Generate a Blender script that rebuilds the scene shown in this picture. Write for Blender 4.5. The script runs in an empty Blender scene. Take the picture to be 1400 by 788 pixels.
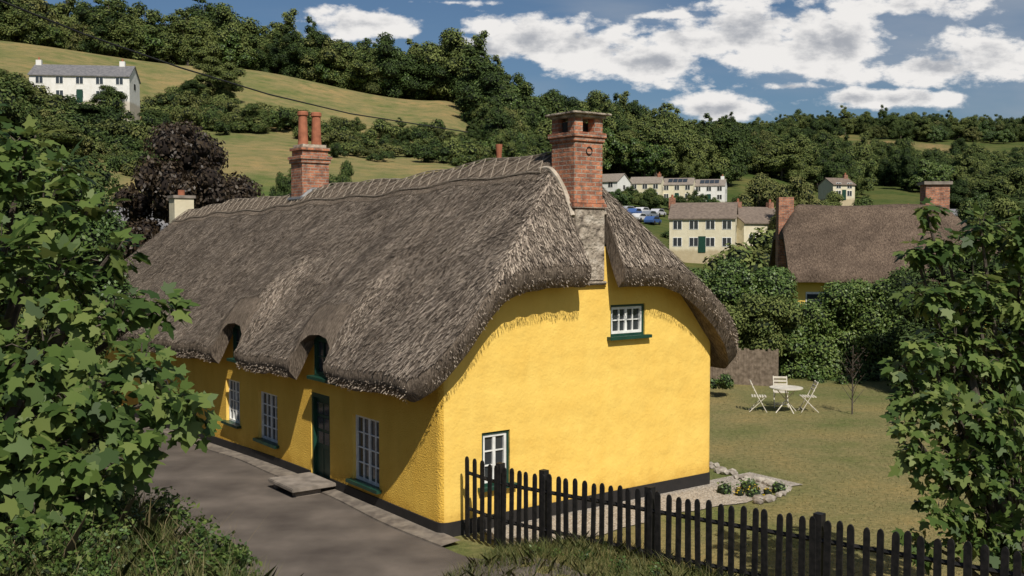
import bpy, bmesh, math, random
import numpy as np
from mathutils import Vector, Matrix
random.seed(7); rng=np.random.default_rng(7)
EYE=5.0; F=1400.0; HY=330.0
def W(px,py,d): return Vector(((px-700)/F*d, d, EYE+(HY-py)/F*d))
ES=(0.805,0.593); ET=(-0.593,0.805); C0=(-1.18,17.0); ANG=math.atan2(.593,.805)
def st(x,y):
    dx=x-C0[0]; dy=y-C0[1]
    return dx*ES[0]+dy*ES[1], dx*ET[0]+dy*ET[1]
def wp(s,t): return C0[0]+s*ES[0]+t*ET[0], C0[1]+s*ES[1]+t*ET[1]
def ss(a,b,x):
    t=np.clip((x-a)/(b-a),0,1); return t*t*(3-2*t)
# ------------------------------------------------ terrain height
AZ=np.arctan((np.array([-250,0,300,600,800,1000,1200,1400,1700])-700)/F)
RR=np.array([0,50,80,120,180,250,350,500,800,1200,3500.])
TZ=np.array([
 [0,0,6,15,33,52,55,52,45,40,30],
 [0,0,5,14,30,50,54,52,45,40,30],
 [0,0,3,11.5,24,47,52,50,45,40,30],
 [0,0,2,11,21.5,38.5,44,46,45,40,30],
 [0,0,0,2,9,19,37,45,46,40,30],
 [0,0,-.5,1.5,6,14.5,29,46,84,90,60],
 [0,0,-1,-1,2,6,19,34,84,100,60],
 [0,0,-1,-2,-1,2,13,27,78,95,60],
 [0,0,-1,-2,-1,2,13,27,70,90,60]],float)
FK=(0.7071,-0.7071); F0=(-.2,16.4)
def ground(x,y):
    x=np.asarray(x,float); y=np.asarray(y,float)
    r=np.hypot(x,y); az=np.clip(np.arctan2(x,y),AZ[0],AZ[-1])
    i=np.clip(np.searchsorted(AZ,az)-1,0,len(AZ)-2); fa=(az-AZ[i])/(AZ[i+1]-AZ[i]); fa=np.clip(fa,0,1); fa=fa*fa*(3-2*fa)
    j=np.clip(np.searchsorted(RR,r)-1,0,len(RR)-2); fr=np.clip((r-RR[j])/(RR[j+1]-RR[j]),0,1)
    far=(TZ[i,j]*(1-fa)+TZ[i+1,j]*fa)*(1-fr)+(TZ[i,j+1]*(1-fa)+TZ[i+1,j+1]*fa)*fr
    amp=(1-.8*ss(0,.12,az)*(1-ss(350,500,r)))*.6
    far=far+amp*ss(90,300,r)*(2.0*np.sin(x*.031+1)+1.5*np.sin(y*.027+x*.011))
    s,t=st(x,y)
    drop=-0.038*np.log1p(np.exp(np.clip((t-6)*1.2,-30,30)))/1.2
    drop=np.maximum(drop,-.8)*(1-ss(2,12,s))
    bm_=1-ss(-6.7,-4.7,s)
    bank=(2.55+.10*np.sin(x*1.3+y*.4)*np.sin(y*1.1)+.06*np.sin(x*3.1)*np.sin(y*2.7+1))*bm_
    dx=x-F0[0]; dy=y-F0[1]; k=dx*FK[0]+dy*FK[1]; n=-(dx*.7071+dy*.7071)
    verge=.5*ss(-.2,2.2,k)*ss(-.9,-.1,n)*(1-ss(1.1,2.3,n))
    near=drop+np.maximum(bank,verge)
    return far+near*(1-ss(45,75,r))
def gz(x,y): return float(ground(np.array([x]),np.array([y]))[0])
# ------------------------------------------------ materials
def mat(name):
    m=bpy.data.materials.new(name); m.use_nodes=True; nt=m.node_tree
    return m,nt,nt.nodes['Principled BSDF']
def nd(nt,t,**kw):
    n=nt.nodes.new(t)
    for k,v in kw.items(): setattr(n,k,v)
    return n
def ramp(nt,src,stops):
    r=nt.nodes.new('ShaderNodeValToRGB'); e=r.color_ramp.elements
    while len(e)<len(stops): e.new(.5)
    for q,(p,c) in zip(e,stops): q.position=p; q.color=(*c,1)
    nt.links.new(src,r.inputs[0]); return r.outputs[0]
def noisemat(name,c1,c2,scale=5,rough=.85,bump=.0,bscale=40,bdist=.02,coord='Object',c3=None,detail=6,spec=.3):
    m,nt,b=mat(name); tc=nd(nt,'ShaderNodeTexCoord')
    n=nd(nt,'ShaderNodeTexNoise'); n.inputs['Scale'].default_value=scale; n.inputs['Detail'].default_value=detail
    nt.links.new(tc.outputs[coord],n.inputs['Vector'])
    st_=[(.35,c1),(.65,c2)] if c3 is None else [(.3,c1),(.5,c2),(.7,c3)]
    nt.links.new(ramp(nt,n.outputs[0],st_),b.inputs['Base Color'])
    b.inputs['Roughness'].default_value=rough; b.inputs['Specular IOR Level'].default_value=spec
    if bump>0:
        n2=nd(nt,'ShaderNodeTexNoise'); n2.inputs['Scale'].default_value=bscale; n2.inputs['Detail'].default_value=4
        nt.links.new(tc.outputs[coord],n2.inputs['Vector'])
        bp=nd(nt,'ShaderNodeBump'); bp.inputs['Strength'].default_value=bump; bp.inputs['Distance'].default_value=bdist
        nt.links.new(n2.outputs[0],bp.inputs['Height']); nt.links.new(bp.outputs[0],b.inputs['Normal'])
    return m
def leafmat(name,c1,c2,c3,trans=.3,rough=.5,nscale=.5,spec=.35,wi=.45,wo=.35,wn=.5):
    m,nt,b=mat(name)
    geo=nd(nt,'ShaderNodeNewGeometry'); tc=nd(nt,'ShaderNodeTexCoord'); oi=nd(nt,'ShaderNodeObjectInfo')
    n=nd(nt,'ShaderNodeTexNoise'); n.inputs['Scale'].default_value=nscale; n.inputs['Detail'].default_value=3
    nt.links.new(tc.outputs['Object'],n.inputs['Vector'])
    a=nd(nt,'ShaderNodeMath',operation='MULTIPLY'); a.inputs[1].default_value=wi; nt.links.new(geo.outputs['Random Per Island'],a.inputs[0])
    a2=nd(nt,'ShaderNodeMath',operation='MULTIPLY_ADD'); a2.inputs[1].default_value=wo; nt.links.new(oi.outputs['Random'],a2.inputs[0]); nt.links.new(a.outputs[0],a2.inputs[2])
    a3=nd(nt,'ShaderNodeMath',operation='MULTIPLY_ADD'); a3.inputs[1].default_value=wn; nt.links.new(n.outputs[0],a3.inputs[0]); nt.links.new(a2.outputs[0],a3.inputs[2])
    col=ramp(nt,a3.outputs[0],[(.3,c1),(.65,c2),(1.0,c3)])
    nt.links.new(col,b.inputs['Base Color']); b.inputs['Roughness'].default_value=rough; b.inputs['Specular IOR Level'].default_value=spec
    if trans>0:
        tr=nd(nt,'ShaderNodeBsdfTranslucent'); mx=nd(nt,'ShaderNodeMixShader'); mx.inputs[0].default_value=trans
        hs=nd(nt,'ShaderNodeHueSaturation'); hs.inputs['Value'].default_value=1.4; hs.inputs['Hue'].default_value=.485
        nt.links.new(col,hs.inputs['Color']); nt.links.new(hs.outputs[0],tr.inputs[0])
        nt.links.new(b.outputs[0],mx.inputs[1]); nt.links.new(tr.outputs[0],mx.inputs[2])
        nt.links.new(mx.outputs[0],nt.nodes['Material Output'].inputs[0])
    return m
def brickmat(name,c1,c2,mortar,bw=.225,bh=.078):
    m,nt,b=mat(name); uv=nd(nt,'ShaderNodeUVMap')
    br=nd(nt,'ShaderNodeTexBrick'); br.inputs['Scale'].default_value=1; br.inputs['Brick Width'].default_value=bw; br.inputs['Row Height'].default_value=bh; br.inputs['Bias'].default_value=-.1
    br.inputs['Mortar Size'].default_value=.010; br.inputs['Color1'].default_value=(*c1,1); br.inputs['Color2'].default_value=(*c2,1); br.inputs['Mortar'].default_value=(*mortar,1)
    n=nd(nt,'ShaderNodeTexNoise'); n.inputs['Scale'].default_value=4.5; n.inputs['Detail'].default_value=10; n.inputs['Roughness'].default_value=.7
    tc=nd(nt,'ShaderNodeTexCoord'); nt.links.new(tc.outputs['Object'],n.inputs['Vector'])
    mx=nd(nt,'ShaderNodeMix',data_type='RGBA',blend_type='MULTIPLY'); mx.inputs[0].default_value=1
    nt.links.new(uv.outputs[0],br.inputs['Vector']); nt.links.new(br.outputs[0],mx.inputs[6])
    nt.links.new(ramp(nt,n.outputs[0],[(.32,(.35,.36,.38)),(.52,(1.0,1.0,1.0)),(.7,(1.5,1.45,1.35))]),mx.inputs[7])
    nt.links.new(mx.outputs[2],b.inputs['Base Color']); b.inputs['Roughness'].default_value=.9
    bp=nd(nt,'ShaderNodeBump'); bp.inputs['Strength'].default_value=1; bp.inputs['Distance'].default_value=.02; bp.invert=True
    ad=nd(nt,'ShaderNodeMath',operation='MULTIPLY_ADD'); ad.inputs[1].default_value=-.8
    n3=nd(nt,'ShaderNodeTexNoise'); n3.inputs['Scale'].default_value=30; nt.links.new(tc.outputs['Object'],n3.inputs['Vector'])
    nt.links.new(n3.outputs[0],ad.inputs[0]); nt.links.new(br.outputs['Fac'],ad.inputs[2])
    nt.links.new(ad.outputs[0],bp.inputs['Height']); nt.links.new(bp.outputs[0],b.inputs['Normal'])
    return m
def plain(name,c,rough=.6,metal=0,spec=.4,var=.15):
    return noisemat(name,tuple(v*(1-var) for v in c),tuple(min(1,v*(1+var)) for v in c),scale=6,rough=rough,spec=spec,bump=.15,bscale=60,bdist=.004)
M={}
M['white']=plain('white_paint',(.74,.74,.70),.45)
M['green']=plain('dark_green_paint',(.012,.05,.032),.4)
M['black']=plain('black_plinth_paint',(.018,.016,.015),.7)
M['fence']=noisemat('black_stained_timber',(.007,.007,.007),(.02,.018,.017),scale=14,rough=.6,bump=.4,bscale=50,bdist=.004)
M['concrete']=noisemat('concrete',(.17,.145,.12),(.28,.24,.20),scale=4,bump=.4,bscale=60,bdist=.006)
M['terracotta']=noisemat('terracotta',(.24,.085,.045),(.40,.15,.08),scale=5,rough=.8)
M['lead']=plain('lead_flashing',(.13,.135,.14),.5)
M['mortar']=noisemat('lime_mortar',(.30,.25,.19),(.50,.43,.34),scale=8,bump=.6,bscale=30,bdist=.02)
M['brick']=brickmat('red_brick',(.50,.20,.105),(.26,.10,.06),(.34,.28,.22))
M['bark']=noisemat('bark',(.05,.04,.03),(.11,.09,.07),scale=10,bump=.6,bscale=25,bdist=.02)
M['hazel']=noisemat('hazel_spar',(.20,.165,.125),(.36,.30,.235),scale=12)
def glass():
    m,nt,b=mat('window_glass'); b.inputs['Base Color'].default_value=(.035,.04,.045,1); b.inputs['Roughness'].default_value=.06; b.inputs['Specular IOR Level'].default_value=.8; return m
M['glass']=glass()
def stucco(name,c1,c2,fine,fd,big=.045,streak=.3):
    m,nt,b=mat(name); tc=nd(nt,'ShaderNodeTexCoord')
    n=nd(nt,'ShaderNodeTexNoise'); n.inputs['Scale'].default_value=1.1; n.inputs['Detail'].default_value=10; n.inputs['Roughness'].default_value=.7
    nt.links.new(tc.outputs['Object'],n.inputs['Vector'])
    col=ramp(nt,n.outputs[0],[(.28,c1),(.62,c2)])
    mp=nd(nt,'ShaderNodeMapping'); mp.inputs['Scale'].default_value=(3,3,.7); nt.links.new(tc.outputs['Object'],mp.inputs[0])
    n4=nd(nt,'ShaderNodeTexNoise'); n4.inputs['Scale'].default_value=1.0; n4.inputs['Detail'].default_value=8; nt.links.new(mp.outputs[0],n4.inputs['Vector'])
    mx=nd(nt,'ShaderNodeMix',data_type='RGBA',blend_type='MULTIPLY'); mx.inputs[0].default_value=streak
    nt.links.new(col,mx.inputs[6]); nt.links.new(ramp(nt,n4.outputs[0],[(.3,(.78,.72,.62)),(.55,(1,1,1))]),mx.inputs[7])
    sp=nd(nt,'ShaderNodeSeparateXYZ'); nt.links.new(tc.outputs['Object'],sp.inputs[0])
    ad=nd(nt,'ShaderNodeMath',operation='MULTIPLY_ADD'); ad.inputs[1].default_value=.9; nt.links.new(n.outputs[0],ad.inputs[0]); nt.links.new(sp.outputs[2],ad.inputs[2])
    m2=nd(nt,'ShaderNodeMix',data_type='RGBA',blend_type='MULTIPLY'); m2.inputs[0].default_value=1
    nt.links.new(mx.outputs[2],m2.inputs[6]); nt.links.new(ramp(nt,ad.outputs[0],[(.55,(.72,.66,.58)),(.95,(1,1,1))]),m2.inputs[7])
    nt.links.new(m2.outputs[2],b.inputs['Base Color']); b.inputs['Roughness'].default_value=.85; b.inputs['Specular IOR Level'].default_value=.2
    n1=nd(nt,'ShaderNodeTexNoise'); n1.inputs['Scale'].default_value=1.8; n1.inputs['Detail'].default_value=4; nt.links.new(tc.outputs['Object'],n1.inputs['Vector'])
    n2=nd(nt,'ShaderNodeTexNoise'); n2.inputs['Scale'].default_value=fine; n2.inputs['Detail'].default_value=4; nt.links.new(tc.outputs['Object'],n2.inputs['Vector'])
    b1=nd(nt,'ShaderNodeBump'); b1.inputs['Strength'].default_value=.7; b1.inputs['Distance'].default_value=big
    b2=nd(nt,'ShaderNodeBump'); b2.inputs['Strength'].default_value=.8; b2.inputs['Distance'].default_value=fd
    nt.links.new(n1.outputs[0],b1.inputs['Height']); nt.links.new(n2.outputs[0],b2.inputs['Height'])
    nt.links.new(b1.outputs[0],b2.inputs['Normal']); nt.links.new(b2.outputs[0],b.inputs['Normal']); return m
M['yellow']=stucco('yellow_limewash',(.80,.51,.105),(.86,.59,.14),20,.008,.07,.2)
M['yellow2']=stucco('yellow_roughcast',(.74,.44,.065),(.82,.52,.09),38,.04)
M['cream']=stucco('cream_render',(.60,.54,.38),(.68,.62,.46),10,.01)
M['whiterender']=stucco('white_render',(.66,.65,.61),(.76,.75,.71),10,.01)
def thatchmat(name,c1,c2,c3,f=48):
    m,nt,b=mat(name); tc=nd(nt,'ShaderNodeTexCoord')
    outs=[]
    for sc in ((9,f,9),(f,9,9)):
        mp=nd(nt,'ShaderNodeMapping'); mp.inputs['Scale'].default_value=sc; nt.links.new(tc.outputs['Object'],mp.inputs[0])
        n=nd(nt,'ShaderNodeTexNoise'); n.inputs['Scale'].default_value=1; n.inputs['Detail'].default_value=5; n.inputs['Roughness'].default_value=.75; nt.links.new(mp.outputs[0],n.inputs['Vector']); outs.append(n.outputs[0])
    sp=nd(nt,'ShaderNodeSeparateXYZ'); nt.links.new(tc.outputs['Normal'],sp.inputs[0])
    ab=nd(nt,'ShaderNodeMath',operation='ABSOLUTE'); nt.links.new(sp.outputs[1],ab.inputs[0])
    gt=nd(nt,'ShaderNodeMath',operation='GREATER_THAN'); gt.inputs[1].default_value=.5; nt.links.new(ab.outputs[0],gt.inputs[0])
    mx=nd(nt,'ShaderNodeMix',data_type='FLOAT'); nt.links.new(gt.outputs[0],mx.inputs[0]); nt.links.new(outs[0],mx.inputs[2]); nt.links.new(outs[1],mx.inputs[3])
    col=ramp(nt,mx.outputs[0],[(.34,c1),(.5,c2),(.66,c3)])
    n3=nd(nt,'ShaderNodeTexNoise'); n3.inputs['Scale'].default_value=.9; n3.inputs['Detail'].default_value=8; n3.inputs['Roughness'].default_value=.65; nt.links.new(tc.outputs['Object'],n3.inputs['Vector'])
    m2=nd(nt,'ShaderNodeMix',data_type='RGBA',blend_type='MULTIPLY'); m2.inputs[0].default_value=1
    nt.links.new(col,m2.inputs[6]); nt.links.new(ramp(nt,n3.outputs[0],[(.3,(.62,.60,.58)),(.7,(1.22,1.18,1.12))]),m2.inputs[7])
    nt.links.new(m2.outputs[2],b.inputs['Base Color']); b.inputs['Roughness'].default_value=.9; b.inputs['Specular IOR Level'].default_value=.12
    bp=nd(nt,'ShaderNodeBump'); bp.inputs['Strength'].default_value=1; bp.inputs['Distance'].default_value=.07
    nt.links.new(mx.outputs[0],bp.inputs['Height']); nt.links.new(bp.outputs[0],b.inputs['Normal']); return m
M['thatch']=thatchmat('weathered_thatch',(.058,.046,.036),(.20,.162,.128),(.38,.315,.25))
M['thatch2']=thatchmat('brown_thatch',(.05,.037,.029),(.135,.10,.076),(.22,.17,.13),20)
M['straw']=leafmat('thatch_straw_ends',(.062,.049,.038),(.22,.178,.14),(.48,.40,.315),trans=0,rough=.85,spec=.12,nscale=1.2,wo=0,wi=.7)
M['slate']=noisemat('slate_roof',(.12,.12,.125),(.2,.19,.19),scale=3,rough=.6)
M['tile']=noisemat('brown_tile_roof',(.13,.10,.08),(.2,.155,.12),scale=3,rough=.8)
M['greytile']=noisemat('pale_tile_roof',(.19,.16,.13),(.27,.23,.19),scale=3,rough=.8)
M['leaf_far']=leafmat('woodland_foliage',(.018,.034,.009),(.056,.086,.022),(.145,.168,.048),0,nscale=.25,rough=.7,spec=.15,wi=.4,wo=.55,wn=.45)
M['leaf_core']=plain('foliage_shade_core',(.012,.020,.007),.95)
M['leaf_hedge']=leafmat('hedge_foliage',(.024,.048,.011),(.065,.115,.023),(.14,.185,.045),0,nscale=.8)
M['leaf_syc']=leafmat('sycamore_leaves',(.038,.072,.017),(.092,.145,.033),(.185,.225,.065),.3,nscale=.9,rough=.5,wo=0,wi=.7,spec=.22)
M['leaf_olive']=leafmat('olive_foliage',(.045,.06,.015),(.10,.115,.033),(.18,.175,.06),0,nscale=.5,rough=.7,spec=.15)
M['leaf_purple']=leafmat('copper_foliage',(.024,.016,.010),(.055,.038,.022),(.11,.078,.042),.15,nscale=.6)
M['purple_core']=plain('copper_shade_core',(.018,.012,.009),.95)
M['grass']=leafmat('grass_blades',(.05,.075,.015),(.125,.135,.04),(.28,.23,.10),.25,rough=.6,nscale=1.2,wo=0,wi=.65)
M['drygrass']=leafmat('dry_grass_stems',(.16,.13,.06),(.26,.21,.11),(.38,.31,.18),.2,rough=.7,nscale=1.2)
M['lawngrass']=leafmat('lawn_grass_blades',(.11,.12,.042),(.22,.195,.092),(.36,.305,.175),0,rough=.8,nscale=.6,wo=0,wi=.5)
M['metalpaint']=plain('cream_painted_metal',(.62,.57,.47),.45)
M['wood']=noisemat('weathered_board',(.14,.105,.075),(.27,.21,.155),scale=8,bump=.4)
M['stone']=noisemat('garden_stone',(.2,.17,.14),(.42,.38,.32),scale=5,bump=.7,bscale=14,bdist=.04)
M['flower']=leafmat('yellow_flowers',(.5,.35,.02),(.7,.5,.03),(.8,.6,.05),.2)
# ------------------------------------------------ mesh helpers
def link(o,parent=None):
    bpy.context.scene.collection.objects.link(o)
    if parent: o.parent=parent
    return o
def empty(name,loc=(0,0,0),rz=0):
    e=bpy.data.objects.new(name,None); e.location=loc; e.rotation_euler[2]=rz; e.empty_display_size=.3; return link(e)
def np_mesh(name,V,n,mats):
    V=np.asarray(V,np.float32).reshape(-1,3); nf=len(V)//n
    me=bpy.data.meshes.new(name); me.vertices.add(len(V)); me.vertices.foreach_set('co',V.ravel())
    me.loops.add(len(V)); me.loops.foreach_set('vertex_index',np.arange(len(V),dtype=np.int32))
    me.polygons.add(nf); me.polygons.foreach_set('loop_start',np.arange(0,len(V),n,dtype=np.int32))
    me.update(calc_edges=True)
    for m in mats: me.materials.append(m)
    return me
class MB:
    def __init__(s): s.v=[]; s.f=[]; s.uv=[]; s.mi=[]; s.mats=[]
    def mid(s,m):
        if m not in s.mats: s.mats.append(m)
        return s.mats.index(m)
    def face(s,pts,m,uv=None):
        b=len(s.v); s.v+= [tuple(p) for p in pts]; s.f.append(tuple(range(b,b+len(pts)))); s.mi.append(s.mid(m)); s.uv+= (uv or [(0,0)]*len(pts))
    def box(s,x0,x1,y0,y1,z0,z1,m,mx=None):
        def P(x,y,z):
            p=Vector((x,y,z)); return mx@p if mx else p
        for (a,uvf) in (
          ([(x0,y0,z0),(x1,y0,z0),(x1,y0,z1),(x0,y0,z1)],0),([(x1,y1,z0),(x0,y1,z0),(x0,y1,z1),(x1,y1,z1)],0),
          ([(x0,y1,z0),(x0,y0,z0),(x0,y0,z1),(x0,y1,z1)],1),([(x1,y0,z0),(x1,y1,z0),(x1,y1,z1),(x1,y0,z1)],1),
          ([(x0,y0,z1),(x1,y0,z1),(x1,y1,z1),(x0,y1,z1)],2),([(x0,y1,z0),(x1,y1,z0),(x1,y0,z0),(x0,y0,z0)],2)):
            uv=[((p[0],p[2]) if uvf==0 else (p[1]+.11,p[2]) if uvf==1 else (p[0],p[1])) for p in a]
            s.face([P(*p) for p in a],m,uv)
    def tube(s,pts,rad,m,n=8,cap=True):
        pts=[Vector(p) for p in pts]
        if not hasattr(rad,'__len__'): rad=[rad]*len(pts)
        rings=[]
        for i,p in enumerate(pts):
            d=(pts[min(i+1,len(pts)-1)]-pts[max(i-1,0)]).normalized()
            a=d.orthogonal().normalized() if abs(d.z)>.95 else d.cross(Vector((0,0,1))).normalized()
            b=d.cross(a); rings.append([p+(a*math.cos(2*math.pi*k/n)+b*math.sin(2*math.pi*k/n))*rad[i] for k in range(n)])
        for r1,r2 in zip(rings,rings[1:]):
            for k in range(n): s.face([r1[k],r1[(k+1)%n],r2[(k+1)%n],r2[k]],m)
        if cap: s.face(rings[0][::-1],m); s.face(rings[-1],m)
    def obj(s,name,parent=None,merge=True,smooth=False,bevel=0):
        me=bpy.data.meshes.new(name); me.from_pydata(s.v,[],s.f)
        for m in s.mats: me.materials.append(m)
        me.polygons.foreach_set('material_index',s.mi)
        ul=me.uv_layers.new(name='UVMap'); ul.data.foreach_set('uv',[c for p in s.uv for c in p])
        bm=bmesh.new(); bm.from_mesh(me)
        if merge: bmesh.ops.remove_doubles(bm,verts=bm.verts,dist=.0003)
        bmesh.ops.recalc_face_normals(bm,faces=bm.faces)
        if bevel>0:
            es=[e for e in bm.edges if len(e.link_faces)==2 and e.calc_face_angle(0)>.6]
            bmesh.ops.bevel(bm,geom=es,offset=bevel,segments=2,affect='EDGES',clamp_overlap=True)
        bm.to_mesh(me); bm.free()
        if smooth: me.shade_smooth(); me.set_sharp_from_angle(angle=.7)
        return link(bpy.data.objects.new(name,me),parent)
def boolean(o,cutters):
    for c in cutters:
        md=o.modifiers.new('b','BOOLEAN'); md.operation='DIFFERENCE'; md.object=c; md.solver='EXACT'
    bpy.context.view_layer.update()
    dg=bpy.context.evaluated_depsgraph_get(); me=bpy.data.meshes.new_from_object(o.evaluated_get(dg))
    o.modifiers.clear(); o.data=me
    for c in cutters: bpy.data.objects.remove(c)
# ------------------------------------------------ terrain sheet
az=np.concatenate([np.linspace(-180,-50,27)[:-1],np.linspace(-50,50,221),np.linspace(50,180,27)[1:-1]])*math.pi/180
rad=.3*np.exp(np.arange(0,464)*.02)
A,R=np.meshgrid(az,rad); X=R*np.sin(A); Y=R*np.cos(A); Z=ground(X,Y)
na=len(az); nr=len(rad)
me=bpy.data.meshes.new('ground'); V=np.stack([X,Y,Z],-1).reshape(-1,3)
idx=np.arange(nr*na).reshape(nr,na); a=idx[:-1,:]; b=idx[1:,:]
Q=np.stack([a,b,np.roll(b,-1,1),np.roll(a,-1,1)],-1).reshape(-1,4)[:, ::-1]
me.vertices.add(len(V)); me.vertices.foreach_set('co',V.astype(np.float32).ravel())
me.loops.add(Q.size); me.loops.foreach_set('vertex_index',Q.astype(np.int32).ravel())
me.polygons.add(len(Q)); me.polygons.foreach_set('loop_start',np.arange(0,Q.size,4,dtype=np.int32)); me.update(calc_edges=True)
bm=bmesh.new(); bm.from_mesh(me); bmesh.ops.recalc_face_normals(bm,faces=bm.faces)
if sum(f.normal.z for f in list(bm.faces)[::97])<0: bmesh.ops.reverse_faces(bm,faces=bm.faces)
bm.to_mesh(me); bm.free(); me.shade_smooth()
r=R.ravel(); pxv=700+F*np.tan(np.clip(A.ravel(),-1.2,1.2))
lawn=np.array([.215,.187,.092]); tan=np.array([.205,.178,.088]); green=np.array([.08,.095,.032]); bankc=np.array([.07,.068,.03])
col=np.tile(green,(len(r),1))
s_,t_=st(X.ravel(),Y.ravel())
def mixin(c,m): 
    global col; col=col*(1-m[:,None])+np.asarray(c)*m[:,None]
mixin(tan,ss(85,110,r)*(1-ss(660,720,pxv))*(1-ss(256,268,r)))
def inpatch(a0,a1,r0,r1): return ss(a0-8,a0+8,pxv)*(1-ss(a1-8,a1+8,pxv))*ss(r0-8,r0+8,r)*(1-ss(r1-8,r1+8,r))
PATCH=[(1165,1300,560,700,(.20,.155,.08)),(915,1075,395,475,(.14,.135,.05)),(1010,1330,262,310,(.12,.12,.045)),(1310,1460,600,690,(.17,.145,.065)),(1080,1180,700,790,(.15,.135,.055)),(1340,1500,470,520,(.13,.13,.05))]
for p0,p1,r0,r1,c_ in PATCH: mixin(c_,inpatch(p0,p1,r0,r1))
mixin(lawn,(1-ss(36,40,r))*(s_>-4.5))
mixin(bankc,(1-ss(-5,-4.2,s_))*(1-ss(40,50,r)))
ca=me.color_attributes.new('gcol','FLOAT_COLOR','POINT'); ca.data.foreach_set('color',np.concatenate([col,np.ones((len(r),1))],1).astype(np.float32).ravel())
m,nt,bs=mat('grassland'); at=nd(nt,'ShaderNodeAttribute',attribute_name='gcol'); tc=nd(nt,'ShaderNodeTexCoord')
def nz(scale,det=6):
    n=nd(nt,'ShaderNodeTexNoise'); n.inputs['Scale'].default_value=scale; n.inputs['Detail'].default_value=det; n.inputs['Roughness'].default_value=.65; nt.links.new(tc.outputs['Object'],n.inputs['Vector']); return n.outputs[0]
last=at.outputs[0]
for sc_,dt_,stops in ((.35,8,[(.3,(.52,.74,.50)),(.5,(1,1,1)),(.7,(1.3,1.15,1.05))]),(9,8,[(.3,(.6,.65,.55)),(.65,(1.25,1.2,1.15))]),(.045,9,[(.36,(.55,.78,.52)),(.5,(.95,.98,.9)),(.64,(1.25,1.12,1.08))])):
    x1=nd(nt,'ShaderNodeMix',data_type='RGBA',blend_type='MULTIPLY'); x1.inputs[0].default_value=1
    nt.links.new(last,x1.inputs[6]); nt.links.new(ramp(nt,nz(sc_,dt_),stops),x1.inputs[7]); last=x1.outputs[2]
nt.links.new(last,bs.inputs['Base Color']); bs.inputs['Roughness'].default_value=.95; bs.inputs['Specular IOR Level'].default_value=.1
bp=nd(nt,'ShaderNodeBump'); bp.inputs['Strength'].default_value=.7; bp.inputs['Distance'].default_value=.06; nt.links.new(nz(25,5),bp.inputs['Height']); nt.links.new(bp.outputs[0],bs.inputs['Normal'])
me.materials.append(m); link(bpy.data.objects.new('ground',me))
def sheet(name,ss0,ss1,t0,t1,ds,m,off,wob=0):
    S=np.linspace(ss0,ss1,max(2,int((ss1-ss0)/ds)+1)); T=np.arange(t0,t1+.01,ds)
    vs=[];fs=[]
    for t in T:
        for s in S:
            s2=s+(wob*(math.sin(t*1.7)+.6*math.sin(t*4.1+1)) if s in (S[0],) else 0); t2=t+(wob*(math.sin(s*1.9)+.5*math.sin(s*5)) if t in (T[0],) else 0)
            x,y=wp(s2,t2); vs.append((x,y,gz(x,y)+off))
    n=len(S)
    for j in range(len(T)-1):
        for i in range(n-1): fs.append((j*n+i,j*n+i+1,(j+1)*n+i+1,(j+1)*n+i))
    me=bpy.data.meshes.new(name); me.from_pydata(vs,[],fs); me.materials.append(m); me.shade_smooth()
    return link(bpy.data.objects.new(name,me))
M['asphalt']=noisemat('worn_asphalt',(.072,.058,.048),(.115,.095,.078),scale=.9,bump=.7,bscale=90,bdist=.014,c3=(.17,.14,.115),detail=14)
M['gutter']=noisemat('dusty_gutter',(.12,.10,.082),(.23,.195,.155),scale=5,bump=.5,bscale=60,bdist=.01)
M['gravel']=noisemat('gravel',(.16,.13,.1),(.34,.3,.25),scale=30,bump=1,bscale=30,bdist=.03,c3=(.5,.45,.38),detail=3)
sheet('road',-4.9,-.28,-16,34,.4,M['asphalt'],.03,.1)
mb=MB()
T=np.arange(-.5,24,.5)
for t0 in T:
    def q(s,t,dz): 
        x,y=wp(s,t); return (x,y,gz(x,y)+dz)
    e0=-.34-.05*math.sin(t0*1.3); e1=-.34-.05*math.sin((t0+.5)*1.3)
    mb.face([q(e0,t0,.06),q(.05,t0,.09),q(.05,t0+.5,.09),q(e1,t0+.5,.06)],M['gutter'])
    mb.face([q(e0-.01,t0,-.05),q(e0,t0,.06),q(e1,t0+.5,.06),q(e1-.01,t0+.5,-.05)],M['gutter'])
mb.obj('pavement')
sheet('gravel_path',.8,8.0,-1.3,.3,.25,M['gravel'],.02,.12)
# ------------------------------------------------ cottage
cot=empty('yellow_thatched_cottage',(C0[0],C0[1],0),ANG)
TE=23.3
DORM=((3.92,.80),(8.30,.74))
def ridge(t): return 6.80-0.026*t
def roofz(s,t):
    s=np.asarray(s,float); t=np.asarray(t,float)
    main=ridge(t)+.12-1.06*np.sqrt((s-3.3)**2+.05)
    dd=np.abs(s-3.3)
    main=main+.06*np.sin(np.clip(dd/3.85,0,1)*math.pi)
    h1=4.78+1.75*(t+.45)-.075*np.abs(s-3.3)**1.3; h2=4.0+1.3*(TE-t)
    def smin(a,b,k):
        h=np.clip(.5+.5*(b-a)/k,0,1); return b*(1-h)+a*h-k*h*(1-h)
    z=smin(smin(main,h1,.35+.75*ss(3.4,4.1,s)),h2,.35)
    for td,hw_ in DORM:
        z=z+.40*np.exp(-((t-td)/(hw_+.24))**4)*(1-ss(.0,2.4,s))*ss(-.62,-.15,s)
    z=z+.05*np.sin(t*.9+s*.6)*np.sin(s*1.1+1)+.03*np.sin(t*2.7+s*1.7)+.012*np.sin(t*9+s*5)*np.sin(s*8-t*3)
    return z
def hw(t):
    Rr=.75; d=min(t+.5,TE-t); 
    if d>=Rr: return 3.88
    d=max(d,0); return 3.88-(Rr-math.sqrt(max(Rr*Rr-(Rr-d)**2,0)))
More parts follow.
